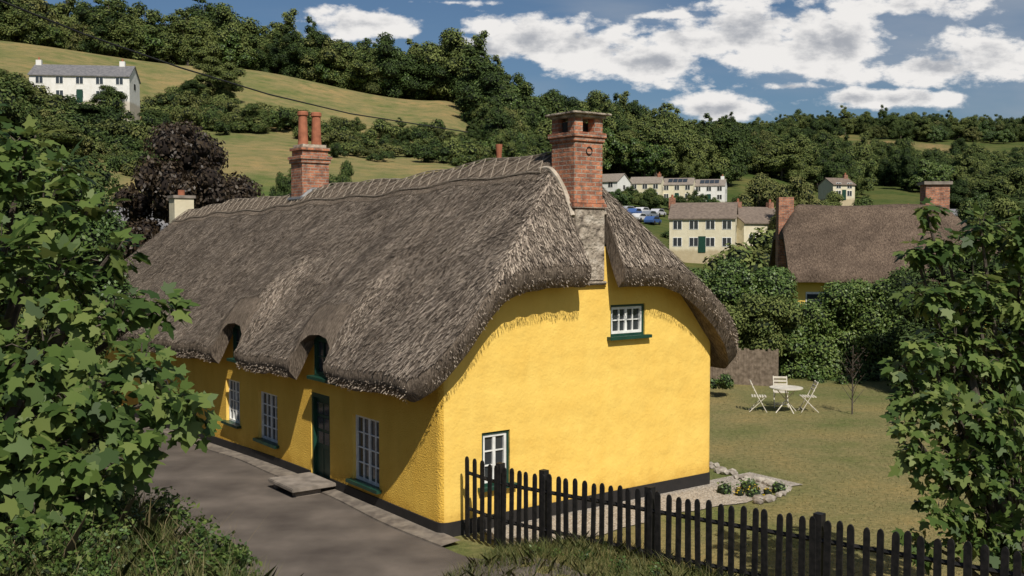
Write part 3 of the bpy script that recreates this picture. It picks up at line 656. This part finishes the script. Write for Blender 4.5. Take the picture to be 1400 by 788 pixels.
PT=tree_mesh('copper_tree_mesh',8.5,3.0,130,620,.085,M['leaf_purple'],M['purple_core'],320,.35,.9,.8,low=.55,hh=.42)
def tree(name,mesh,px,py_top,r_,h0,sc=None):
    x,y=pol(px,r_); g=gz(x,y); top_=EYE+(HY-py_top)/F*y; s_=(top_-g)/h0
    o=bpy.data.objects.new(name,mesh); o.location=(x,y,g); o.scale=((sc or s_),(sc or s_),s_); o.rotation_euler[2]=random.uniform(0,6); link(o)
tree('oak_tree',MT[0],300,78,205,11,1.2); tree('oak_tree',MT[1],262,110,200,11,.75)
tree('oak_tree',MT[0],120,142,150,11,.9); tree('oak_tree',MT[1],70,165,120,11,.9); tree('oak_tree',MT[0],5,90,140,11,1.2); tree('oak_tree',MT[1],215,150,160,11,.6); tree('oak_tree',MT[0],155,115,168,11,.7)
tree('copper_beech_tree',PT,265,163,48,8.2,1.05)
tree('ash_tree',MT[1],425,212,80,11,.55); tree('ash_tree',MT[0],470,214,84,11,.38); tree('ash_tree',MT[0],390,230,76,11,.3)
tree('olive_tree',MO,1040,240,150,9,1.2); tree('olive_tree',MO,1095,244,135,9,1.0); tree('ash_tree',MT[0],1180,262,120,11,.8); tree('ash_tree',MT[1],1330,265,90,11,.7); tree('ash_tree',MT[0],1385,262,80,11,.7); tree('ash_tree',MT[0],1135,258,170,11,.9)
tree('ash_tree',MT[1],100,200,60,11,.75); tree('ash_tree',MT[0],30,150,50,11,.8)
def hedge(name,clumps,leaf=.055,per=2300,lm='leaf_hedge'):
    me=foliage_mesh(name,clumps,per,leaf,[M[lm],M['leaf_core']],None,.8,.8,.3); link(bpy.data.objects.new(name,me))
def cl_px(lst,d):
    out=[]
    for (px,py,rp) in lst:
        dd=d+random.uniform(-.8,.8); p=W(px,py,dd); out.append((p.x,p.y,p.z,rp/F*dd))
    return out
def fillclumps(px0,px1,py0,py1,d,rp,n,topf=None):
    l=[]
    for _ in range(n):
        px=random.uniform(px0,px1); t0=topf(px) if topf else py0; l.append((px,random.uniform(t0+rp*.8,py1),rp*random.uniform(.6,1.2)))
    return cl_px(l,d)
hedge('garden_shrub',fillclumps(935,1068,335,440,41,24,36,lambda p:338+abs(p-1000)*.3),per=2000)
hedge('clipped_bush',fillclumps(985,1085,400,480,37.5,22,24,lambda p:398+abs(p-1035)*.3),per=2400,lm='leaf_far')
hedge('laurel_hedge',fillclumps(1080,1260,375,520,38,24,150,lambda p:374+10*math.sin(p*.07)+(30 if p<1125 else 0)),per=2000)
hedge('laurel_hedge',fillclumps(1240,1450,300,540,34,26,90,lambda p:335+12*math.sin(p*.05)),per=2000,lm='leaf_far')
hedge('side_bush',fillclumps(925,990,420,500,40,16,14),per=2300)
hedge('border_plants',fillclumps(975,1000,512,528,33,9,8)+fillclumps(1100,1260,508,524,36.5,9,22),leaf=.04,per=3000)
hedge('roadside_shrub',fillclumps(-60,150,170,420,22,34,60,lambda p:150+max(p,0)*.9),leaf=.05,per=2500,lm='leaf_hedge')
hedge('roadside_shrub',fillclumps(-60,110,120,330,30,36,40,lambda p:110+max(p,0)*.8),leaf=.06,per=1800,lm='leaf_far')
hedge('verge_bramble',fillclumps(-60,130,430,690,16,34,50),leaf=.05,per=2500,lm='leaf_far')
p=pol(1168,31); g0=gz(*p); sap=empty('young_tree',(p[0],p[1],g0))
mb=MB()
for q in range(14):
    a_=q*2.4; h_=.3+q*.09; mb.tube([(0,0,h_),(.35*math.cos(a_),.35*math.sin(a_),h_+.45)],[.012,.004],M['bark'],4)
mb.tube([(0,0,0),(0,0,2.0)],[.025,.01],M['bark'],5); mb.obj('trunk',sap)
me=foliage_mesh('sapling_leaves',[(0,0,1.2,.5),(.1,0,1.7,.35)],420,.035,[M['leaf_purple'],M['purple_core']],None,1.2,.01,.9); link(bpy.data.objects.new('leaves',me),sap)
mb=MB(); a_=Vector(W(972,520,36)); b_=Vector(W(1066,520,35)); n=26
for k in range(n):
    q0=a_.lerp(b_,k/n); q1=a_.lerp(b_,(k+.94)/n); h=1.25+random.uniform(-.05,.05); d=(b_-a_).normalized(); nn=Vector((-d.y,d.x,0))*.02
    z=gz(q0.x,q0.y); f=[(q0.x,q0.y,z-.1),(q1.x,q1.y,z-.1),(q1.x,q1.y,z+h),(q0.x,q0.y,z+h)]
    g=[(p_[0]+nn.x,p_[1]+nn.y,p_[2]) for p_ in f]; mb.face(f,M['wood']); mb.face(g[::-1],M['wood'])
    for j in range(4): mb.face([f[j],g[j],g[(j+1)%4],f[(j+1)%4]],M['wood'])
mb.obj('board_fence')
def rock(mb,x,y,z,r_):
    iv,fc=ico(); d=iv*r_*np.random.default_rng(random.randint(0,9999)).uniform(.7,1.2,(len(iv),1))*np.array([1.2,.9,.6])
    an=random.random()*6; c_,s_=math.cos(an),math.sin(an)
    pp=[(x+v[0]*c_-v[1]*s_,y+v[0]*s_+v[1]*c_,z+v[2]) for v in d]
    for f in fc: mb.face([pp[i] for i in f],M['stone'])
mb=MB(); cur=[(980,642),(988,648),(998,653),(1012,657),(1024,659),(1036,662),(1050,664),(1062,668),(1072,674),(1070,682),(1055,688),(1035,690)]
for (px,py) in cur:
    for _ in range(3):
        d=EYE*F/(py+random.uniform(-3,3)-HY); x=(px+random.uniform(-8,8)-700)/F*d; rock(mb,x,d,gz(x,d)+.04,random.uniform(.06,.15))
mb.obj('rockery_edging')
d=EYE*F/(682-HY); x=(1032-700)/F*d
me=foliage_mesh('f',[(x-.25,d,.08,.13),(x+.05,d+.1,.09,.15),(x+.3,d,.08,.12)],2200,.018,[M['flower'],M['leaf_core']],None,.8,.8); link(bpy.data.objects.new('yellow_flower_clump',me))
me=foliage_mesh('f2',[(x-.5,d+.2,.08,.2),(x+.6,d+.3,.08,.18),(x,d+.35,.08,.25),(x,d-.05,.03,.2)],2000,.03,[M['leaf_hedge'],M['leaf_core']],None,.8,.8); link(bpy.data.objects.new('rockery_plants',me))
# ------------------------------------------------ houses
def house(name,px,r_,w,d,h,rh,wall,roofm,rz,base=None,nwin=4,floors=2,chim=(),solar=False,over=.25):
    x,y=pol(px,r_); e=empty(name,(x,y,(gz(x,y) if base is None else base)),rz)
    mb=MB(); mb.box(-w/2,w/2,-d/2,d/2,-3,h,wall)
    for sx in (-w/2,w/2): mb.face([(sx,-d/2,h),(sx,d/2,h),(sx,0,h+rh)],wall)
    mb.obj('walls',e,merge=False)
    mb=MB(); o_=over; sl=rh/(d/2); ez=h-o_*sl
    for sg in (-1,1):
        f=[(-w/2-o_*.6,sg*(d/2+o_),ez),(w/2+o_*.6,sg*(d/2+o_),ez),(w/2+o_*.6,0,h+rh+.02),(-w/2-o_*.6,0,h+rh+.02)]
        g=[(p[0],p[1],p[2]+.15) for p in f]; mb.face(g,roofm); mb.face(f[::-1],roofm)
        for j in range(4): mb.face([f[j],g[j],g[(j+1)%4],f[(j+1)%4]],roofm)
    mb.obj('roof',e,merge=False)
    mb=MB()
    for fl in range(floors):
        for k in range(nwin):
            cx=-w/2+w*(k+.5)/nwin; z0=.8+fl*(h/floors); ww=min(.5,w/nwin*.26); hh=1.0
            mb.box(cx-ww-.07,cx+ww+.07,-d/2-.04,-d/2,z0-.07,z0+hh+.07,M['white']); mb.box(cx-ww,cx-.04,-d/2-.06,-d/2-.04,z0,z0+hh,M['glass']); mb.box(cx+.04,cx+ww,-d/2-.06,-d/2-.04,z0,z0+hh,M['glass'])
    if floors*nwin>1: mb.box(-.45,.45,-d/2-.08,-d/2-.061,0,2,M['green'])
    if h>3:
        for sx in (-1,1): mb.box(sx*w/2-.04,sx*w/2+.04,-.5,.5,h*.6,h*.6+.9,M['glass'])
    mb.obj('windows_and_door',e,merge=False)
    mb=MB()
    for cx in chim: mb.box(cx-.4,cx+.4,-.3,.3,h+rh*.4,h+rh+.8,M['brick'] if wall!=M['whiterender'] else wall); mb.tube([(cx,0,h+rh+.8),(cx,0,h+rh+1.2)],.15,M['terracotta'],8)
    if chim: mb.obj('chimneys',e,merge=False)
    if solar:
        mb=MB(); 
        for k in range(4):
            f=[]; x0=-w*.3+k*1.1
            for (xx,q) in ((x0,.3),(x0+1.0,.3),(x0+1.0,.85),(x0,.85)): f.append((xx,-(d/2)*(1-q),h+rh*q+.22))
            mb.face(f,M['glass'])
        mb.obj('solar_panels',e,merge=False)
    return e
x,y=pol(122,172)
house('white_farmhouse',122,172,14.5,6.5,4.1,1.9,M['whiterender'],M['slate'],.12,5+y*(330-146)/1400,5,2,(-6.8,5.5))
def bz(r_,py): return 5+r_*.98*(330-py)/1400
house('terraced_house',834,222,6.5,6.5,3.9,1.7,M['whiterender'],M['greytile'],-.55,bz(222,274),2,2,())
for q,(px,wl,sol,ch_) in enumerate(((884,'cream',0,(2.8,)),(927,'cream',1,()),(970,'whiterender',1,(2.8,)))):
    house('terraced_house',px,236+q*3,7.2,6.5,3.8,1.6,M[wl],M['greytile'],-.28,bz(236,275+q),3,2,ch_,bool(sol),over=.12)
house('cream_house',962,132,8,7,4.2,1.9,M['cream'],M['tile'],-.25,bz(132,345),4,2,(-4.0,))
house('cream_house',1024,138,8,7,3.3,2.0,M['cream'],M['tile'],.5,bz(138,340),3,1,(-2,3.5))
house('village_house',1142,214,5,5,3.0,1.3,M['cream'],M['tile'],.3,bz(214,276),2,2,(2,))
house('village_house',1228,260,7,6,4.0,1.6,M['whiterender'],M['tile'],-.3,None,3,2,(2,))
house('village_house',1305,280,7,6,4.0,1.6,M['whiterender'],M['slate'],.2,None,3,2,(2,))
house('village_house',1392,240,7,6,4.0,1.6,M['whiterender'],M['slate'],.2,None,3,2,(2,))
house('slate_roofed_house',185,62,7,6,3.6,2.6,M['whiterender'],M['slate'],.7,0.6,3,1,(-2.8,))
nx,ny=pol(1195,52); nb=empty('neighbouring_thatched_cottage',(nx,ny,0),-.12)
wN=8.8; mb=MB(); mb.box(-wN/2+.4,wN/2-.2,-3,3,-1,3.6,M['yellow']); 
for sx in (-wN/2+.4,): mb.face([(sx,-3,3.6),(sx,3,3.6),(sx,0,6.2)],M['yellow'])
mb.obj('walls',nb,merge=False)
vs=[];fs=[]; us2=np.linspace(-1,1,29); xs=np.linspace(-wN/2-.1,wN/2+.5,50)
def nzr(x,v): 
    z=7.0-.95*math.sqrt((v*3.7)**2+.08)+.04*math.sin(x*1.3)
    return min(z,5.6+1.6*(x+wN/2),4.6+1.15*(wN/2+.5-x))
for lay in (0,-.35):
    for x in xs:
        for v in us2: vs.append((x,v*3.7,nzr(x,v)+lay))
nv=len(us2); N_=len(xs)*nv
for j in range(len(xs)-1):
    for i in range(nv-1):
        a_=j*nv+i; fs.append((a_,a_+1,a_+nv+1,a_+nv)); fs.append((N_+a_,N_+a_+nv,N_+a_+nv+1,N_+a_+1))
for j in range(len(xs)-1):
    for i in (0,nv-1): a_=j*nv+i; fs.append((a_,a_+nv,N_+a_+nv,N_+a_))
for i in range(nv-1):
    for j in (0,len(xs)-1): a_=j*nv+i; fs.append((a_,a_+1,N_+a_+1,N_+a_))
me=bpy.data.meshes.new('thatched_roof'); me.from_pydata(vs,[],fs); me.materials.append(M['thatch2']); bm=bmesh.new(); bm.from_mesh(me); bmesh.ops.recalc_face_normals(bm,faces=bm.faces); bm.to_mesh(me); bm.free(); me.shade_smooth(); me.set_sharp_from_angle(angle=.9)
link(bpy.data.objects.new('thatched_roof',me),nb)
mb=MB(); mb.box(-wN/2-.15,-wN/2+.55,-.5,.5,2,7.1,M['brick']); mb.box(wN/2-2.0,wN/2-.9,.3,1.3,5,7.7,M['brick']); mb.box(wN/2-2.1,wN/2-.8,.2,1.4,7.7,7.85,M['concrete']); mb.obj('brick_chimneys',nb)
mb=MB(); mb.box(-3.6,-2.8,-3.06,-3.035,1.6,2.6,M['glass']); mb.box(-3.65,-2.75,-3.035,-3.0,1.5,2.7,M['white']) ; mb.obj('windows',nb,merge=False)
def car(px,r_,colr,rz):
    x,y=pol(px,r_); mb=MB(); cm=plain('car_paint',colr,.3,var=.03)
    pr=[(-2,.35),(2,.35),(2.05,.75),(1.3,.9),(.6,1.4),(-1.1,1.42),(-1.9,.95),(-2.05,.7)]
    f=[(p,-.85,q) for p,q in pr]; g=[(p,.85,q) for p,q in pr]; mb.face(f,cm); mb.face(g[::-1],cm)
    for j in range(8): mb.face([f[j],g[j],g[(j+1)%8],f[(j+1)%8]],cm)
    for sy in (-.86,.86): mb.face([(1.1,sy,.92),(.55,sy,1.33),(-1.05,sy,1.34),(-1.6,sy,.95)],M['glass'])
    for sx in (-1.25,1.25):
        mb.tube([(sx,-.9,.33),(sx,-.7,.33)],.33,M['black'],12); mb.tube([(sx,.7,.33),(sx,.9,.33)],.33,M['black'],12)
    o=mb.obj('parked_car',None,merge=False); o.location=(x,y,gz(x,y)); o.rotation_euler[2]=rz
cpk=[(858,192),(868,190),(878,194),(888,190),(899,196),(874,183),(892,182)]
for (px,r_),c_ in zip(cpk,((.4,.4,.42),(.06,.12,.3),(.6,.6,.6),(.2,.22,.25),(.5,.5,.52),(.6,.6,.6),(.05,.10,.25))): car(px,r_,c_,random.uniform(.6,1.2))
mb=MB(); mb.tube([W(-60,-25,22),W(0,2,25),W(120,50,31),W(250,95,40),W(370,131,54),W(480,157,70),W(640,182,110)],[.024,.025,.028,.034,.04,.045,.06],M['black'],5); mb.obj('overhead_wire')
# ------------------------------------------------ near sycamores
LF=np.array([(0,0),(.16,-.10),(.44,-.04),(.36,.14),(.64,.42),(.38,.44),(.22,.52),(.20,.74),(0,1.02),(-.20,.74),(-.22,.52),(-.38,.44),(-.64,.42),(-.36,.14),(-.44,-.04),(-.16,-.10)])
def sycamore(name,clumps,perc,size,trunkbase,seed,lm='leaf_syc'):
    global rng; rng=np.random.default_rng(seed); e=empty(name)
    Ps=[];Os=[];tw=MB()
    cen=np.mean([c_[:3] for c_ in clumps],0)
    for (x,y,z,r_) in clumps:
        ntw=max(5,int(perc*r_*r_/9)); cc=Vector((x,y,z))
        tw.tube([Vector(trunkbase).lerp(cc,.25)+Vector((0,0,.3)),Vector(trunkbase).lerp(cc,.7)+Vector((0,0,.2)),cc],[.05,.03,.015],M['bark'],6,False)
        for _ in range(ntw):
            d=rnd_dir(1)[0]; d[2]*=.8; q=rng.uniform(.25,1)**.5; tip=np.array([x,y,z])+d*r_*q
            st0=np.array([x,y,z])+d*r_*q*.45; 
            if rng.random()<.6: tw.tube([tuple(st0),tuple((st0+tip)/2+np.array([0,0,.04])),tuple(tip)],[.008,.005,.003],M['bark'],4,False)
            nl=9
            for k in range(nl):
                f=(k+.5)/nl; base=st0*(1-f)+tip*f; off=rnd_dir(1)[0]*.12; Ps.append(base+off); o=d*.7+off*5+np.array([0,0,-.35]); Os.append(o)
    P=np.array(Ps); O=np.array(Os); n=len(P); O/=np.linalg.norm(O,axis=1)[:,None]
    out=(P-cen); out/=np.linalg.norm(out,axis=1)[:,None]
    N=np.array([.15,-.35,.85])+out*.4+.5*rnd_dir(n); N-=O*np.sum(N*O,1)[:,None]; N/=np.linalg.norm(N,axis=1)[:,None]; S=np.cross(O,N)
    sz=(size*rng.uniform(.45,1.2,n))[:,None]; vs=[]
    for (a_,b_) in LF:
        bend=-.22*(b_*b_)-.18*abs(a_)
        vs.append(P+S*sz*a_+O*sz*b_+N*sz*bend)
    me=np_mesh('sycamore_leaves',np.stack(vs,1).reshape(-1,3),16,[M[lm]]); link(bpy.data.objects.new('leaves',me),e)
    tw.tube([trunkbase,tuple(Vector(trunkbase).lerp(Vector(cen),.6)),tuple(cen)],[.14,.10,.05],M['bark'],8); tw.obj('trunk_and_branches',e)
    return n
L=[]
def cp(px,py,d,rp): p=W(px,py,d); L.append((p.x,p.y,p.z,rp/F*d))
for a_ in [(-60,240,9,70),(10,235,9,55),(60,290,9,60),(120,290,9.2,45),(150,350,9,45),(0,360,8.6,80),(80,390,8.6,70),(150,430,8.6,50),(190,500,8.3,45),(235,545,8,42),(60,480,8.3,75),(130,540,8,65),(0,560,8,80),(190,590,8,48),(90,620,8,60),(150,645,8,45),(20,660,8,60),(-60,450,8.5,90),(215,420,8.8,25),(40,200,9.3,35),(90,240,9.3,30),(-20,170,9.5,50),(255,575,8,26),(110,690,8,36),(40,710,7.8,45),(-40,640,8,60),(100,560,8.2,60)]: cp(*a_)
tbx,tby=W(-60,600,9.5)[:2]
n1_=sycamore('sycamore_tree',L,640,.155,(tbx,tby,gz(tbx,tby)-.2),11)
L=[]
for a_ in [(1290,330,12.5,35),(1340,315,12.5,40),(1390,320,12.5,50),(1270,400,12.3,40),(1330,390,12.5,50),(1395,400,12.5,55),(1265,470,12.3,38),(1310,470,12.3,50),(1380,490,12.5,60),(1260,550,12.2,38),(1310,560,12,50),(1385,580,12,60),(1265,620,12,40),(1320,640,12,50),(1390,660,12,60),(1290,700,12,42),(1350,730,12,50),(1400,750,12,50),(1250,345,12.5,22),(1238,500,12.3,20),(1440,300,12.5,60),(1450,450,12.5,70),(1450,600,12.5,70),(1270,745,12,32),(1245,585,12,20),(1265,290,12.6,18),(1300,520,12.6,50),(1340,600,12.6,60),(1330,440,12.8,50)]: cp(*a_)
tbx,tby=W(1420,700,12.8)[:2]
sycamore('sycamore_tree',L,760,.145,(tbx,tby,gz(tbx,tby)-.2),12)
# ------------------------------------------------ grass
def blades(name,n,fn,hmin,hmax,wd,m,lean=.5):
    P=[];c_=0
    while len(P)<n and c_<n*8:
        c_+=1; p=fn()
        if p: P.append(p)
    P=np.array(P); z=ground(P[:,0],P[:,1]); B=np.stack([P[:,0],P[:,1],z-.02],-1); n=len(B)
    an=rng.uniform(0,2*math.pi,n); S=np.stack([np.cos(an),np.sin(an),np.zeros(n)],-1); ln=rnd_dir(n); ln[:,2]=0
    h=(hmin+(hmax-hmin)*rng.random(n)**1.6)[:,None]; w=wd*rng.uniform(.6,1.3,n)[:,None]; up=np.array([0,0,1.])
    mid=B+up*h*.55+ln*h*lean*.25; tip=B+up*h+ln*h*lean
    V=np.stack([B-S*w,B+S*w,mid+S*w*.7,tip,mid-S*w*.7],1).reshape(-1,3)
    me=np_mesh(name,V,5,[m]); return link(bpy.data.objects.new(name,me))
def f_verge():
    k=random.uniform(.1,8.5); n=random.uniform(-.35,2.0); x=F0[0]+FK[0]*k-.7071*n; y=F0[1]+FK[1]*k-.7071*n
    if k<.6 and n>.5: return None
    return (x,y)
blades('verge_grass',20000,f_verge,.05,.26,.005,M['grass'],.9)
def f_bank():
    px=random.uniform(-60,560); d=random.uniform(6.6,14); x=(px-700)/F*d; s,t=st(x,d)
    return (x,d) if s<-4.9 else None
blades('bank_grass',36000,f_bank,.06,.34,.0045,M['grass'],.8)
def f_bank2():
    px=random.uniform(-20,540); d=random.uniform(7.0,9.5); x=(px-700)/F*d; s,t=st(x,d)
    return (x,d) if s<-5.0 and random.random()<.6+.4*math.sin(px*.03) else None
blades('dry_grass_stems',520,f_bank2,.3,.68,.0026,M['drygrass'],.6)
def f_lawn():
    px=random.uniform(960,1420); d=random.uniform(15,36); x=(px-700)/F*d; s,t=st(x,d)
    if s<7.9 and t>-1.4: return None
    if s<.5: return None
    return (x,d)
blades('lawn_grass',60000,f_lawn,.015,.055,.008,M['lawngrass'],.8)
cl=[];cl2=[]
for q in range(190):
    px=random.uniform(-40,520); d=random.uniform(7.0,9.4); x=(px-700)/F*d; s,t=st(x,d)
    if s>-5.1 or (math.sin(px*.024)+random.uniform(-.9,.9))<-.45: continue
    g=gz(x,d); hgt=random.uniform(.06,.38)*(1.2 if px<330 else 1.0)
    for _ in range(3): (cl if random.random()<.6 else cl2).append((x+random.uniform(-.12,.12),d+random.uniform(-.12,.12),g+hgt*random.uniform(.3,1),random.uniform(.06,.17)))
me=foliage_mesh('bank_weeds',cl,3600,.024,[M['leaf_syc'],M['leaf_core']],None,1.2,.25,.9); link(bpy.data.objects.new('bank_weeds',me))
me=foliage_mesh('bank_brambles',cl2,5200,.017,[M['leaf_hedge'],M['leaf_core']],None,1.2,.25,.9); link(bpy.data.objects.new('bank_brambles',me))
cl=[]
for px,py,d in ((760,745,14.4),(800,752,14.2),(850,762,13.8),(900,768,13.5),(730,748,14.8),(970,770,12.9),(990,780,12.4)):
    p=W(px,py,d); cl.append((p.x,p.y,gz(p.x,p.y)+.06,random.uniform(.10,.18)))
me=foliage_mesh('verge_weeds',cl,3500,.022,[M['leaf_hedge'],M['leaf_core']],None,1.2,.3,.8); link(bpy.data.objects.new('verge_weeds',me))
# ------------------------------------------------ sky & sun
SUNAZ=18; SUNEL=48
w=bpy.data.worlds.new('World'); bpy.context.scene.world=w; w.use_nodes=True; nt=w.node_tree
bg=nt.nodes['Background']; sky=nd(nt,'ShaderNodeTexSky'); sky.sky_type='NISHITA'; sky.sun_disc=False
sky.sun_elevation=math.radians(SUNEL); sky.sun_rotation=math.radians(180-SUNAZ)
tc=nd(nt,'ShaderNodeTexCoord'); sp=nd(nt,'ShaderNodeSeparateXYZ'); nt.links.new(tc.outputs['Generated'],sp.inputs[0])
def mth(op,a_,b_=None,c_=None):
    n=nd(nt,'ShaderNodeMath',operation=op)
    for i,v in enumerate((a_,b_,c_)):
        if v is None: continue
        if isinstance(v,(int,float)): n.inputs[i].default_value=v
        else: nt.links.new(v,n.inputs[i])
    return n.outputs[0]
ay=mth('MAXIMUM',mth('ABSOLUTE',sp.outputs[1]),.15)
u=mth('DIVIDE',sp.outputs[0],ay); v=mth('DIVIDE',sp.outputs[2],ay)
cb_=nd(nt,'ShaderNodeCombineXYZ'); nt.links.new(u,cb_.inputs[0]); nt.links.new(v,cb_.inputs[1])
blobs=[(500,36,85,20,.98),(560,46,30,12,.75),(665,72,60,18,1.05),(730,58,70,28,1.15),(800,66,75,32,1.15),(880,88,95,26,1.1),(960,62,80,30,1.0),(1030,52,80,38,1.15),(1115,62,80,42,1.15),(1270,98,90,24,1.08),(1365,80,70,30,1.08),(1220,137,100,14,1.05),(985,150,65,17,1.05),(1240,12,220,18,.8),(620,8,90,8,.6),(1080,120,80,10,.7),(900,25,120,9,.6)]
def noi(off):
    mp=nd(nt,'ShaderNodeMapping'); mp.inputs['Scale'].default_value=(1,1.9,1); mp.inputs['Location'].default_value=(off[0],off[1]*1.9,0); nt.links.new(cb_.outputs[0],mp.inputs[0])
    n1=nd(nt,'ShaderNodeTexNoise'); n1.inputs['Scale'].default_value=17; n1.inputs['Detail'].default_value=7; n1.inputs['Roughness'].default_value=.6; nt.links.new(mp.outputs[0],n1.inputs['Vector']); return n1.outputs[0]
cur=None
for (px,py,rx,ry,am) in blobs:
    m1=nd(nt,'ShaderNodeVectorMath',operation='MULTIPLY_ADD'); sx=F/rx; sy=F/ry
    nt.links.new(cb_.outputs[0],m1.inputs[0]); m1.inputs[1].default_value=(sx,sy,0); m1.inputs[2].default_value=(-(px-700)/F*sx,-(HY-py)/F*sy,0)
    ln=nd(nt,'ShaderNodeVectorMath',operation='LENGTH'); nt.links.new(m1.outputs[0],ln.inputs[0])
    val=mth('MULTIPLY_ADD',ln.outputs['Value'],-.72,am)
    cur=val if cur is None else mth('MAXIMUM',cur,val)
cur=mth('MAXIMUM',cur,-.55)
d1=mth('ADD',cur,mth('MULTIPLY_ADD',noi((0,0)),2.8,-1.46)); d2=mth('ADD',cur,mth('MULTIPLY_ADD',noi((.006,.02)),2.8,-1.46))
def sst(x,a_,b_):
    n=nd(nt,'ShaderNodeMapRange',interpolation_type='SMOOTHSTEP'); nt.links.new(x,n.inputs[0]); n.inputs[1].default_value=a_; n.inputs[2].default_value=b_; return n.outputs[0]
alpha=sst(d1,.08,.50); shade=sst(d2,.45,1.25)
n3=nd(nt,'ShaderNodeTexNoise'); n3.inputs['Scale'].default_value=3.2; n3.inputs['Detail'].default_value=6; mp=nd(nt,'ShaderNodeMapping'); mp.inputs['Scale'].default_value=(1,4,1); nt.links.new(cb_.outputs[0],mp.inputs[0]); nt.links.new(mp.outputs[0],n3.inputs['Vector'])
veil=mth('MULTIPLY',sst(mth('ADD',n3.outputs[0],mth('MULTIPLY',u,.28)),.45,.78),.6)
up=sst(sp.outputs[2],-.02,.01)
def mixc(f,a_,b_):
    m_=nd(nt,'ShaderNodeMix',data_type='RGBA'); 
    for i,v_ in ((0,f),(6,a_),(7,b_)):
        if isinstance(v_,tuple): m_.inputs[i].default_value=(*v_,1)
        else: nt.links.new(v_,m_.inputs[i])
    return m_.outputs[2]
S=.07; K=1/S
skyc=nd(nt,'ShaderNodeMix',data_type='RGBA',blend_type='MULTIPLY'); skyc.inputs[0].default_value=1; nt.links.new(sky.outputs[0],skyc.inputs[6]); skyc.inputs[7].default_value=(.60,.74,.88,1)
cc=mixc(shade,(.86*K,.84*K,.82*K),(.38*K,.40*K,.44*K))
c1_=mixc(veil,skyc.outputs[2],(.36*K,.40*K,.46*K))
nt.links.new(mixc(mth('MULTIPLY',alpha,up),c1_,cc),bg.inputs[0]); bg.inputs[1].default_value=S
sun=bpy.data.lights.new('sun','SUN'); sun.energy=4.8; sun.angle=math.radians(.5); sun.color=(1,.94,.85)
so=link(bpy.data.objects.new('sun',sun)); a_=math.radians(SUNAZ); e_=math.radians(SUNEL)
dirv=Vector((math.sin(a_)*math.cos(e_),-math.cos(a_)*math.cos(e_),math.sin(e_))); so.rotation_euler=dirv.to_track_quat('Z','Y').to_euler(); so.location=(20,-30,40)
cd=bpy.data.cameras.new('camera'); cd.lens=36; cd.sensor_width=36; cd.clip_start=.1; cd.clip_end=6000
co=link(bpy.data.objects.new('camera',cd)); co.location=(0,0,EYE); co.rotation_euler=(math.radians(90)-math.atan(64/1400),0,0)
sc=bpy.context.scene; sc.camera=co
sc.view_settings.view_transform='Standard'; sc.view_settings.look='None'; sc.view_settings.exposure=0
print('leaves',n1_,'objs',len(bpy.data.objects))
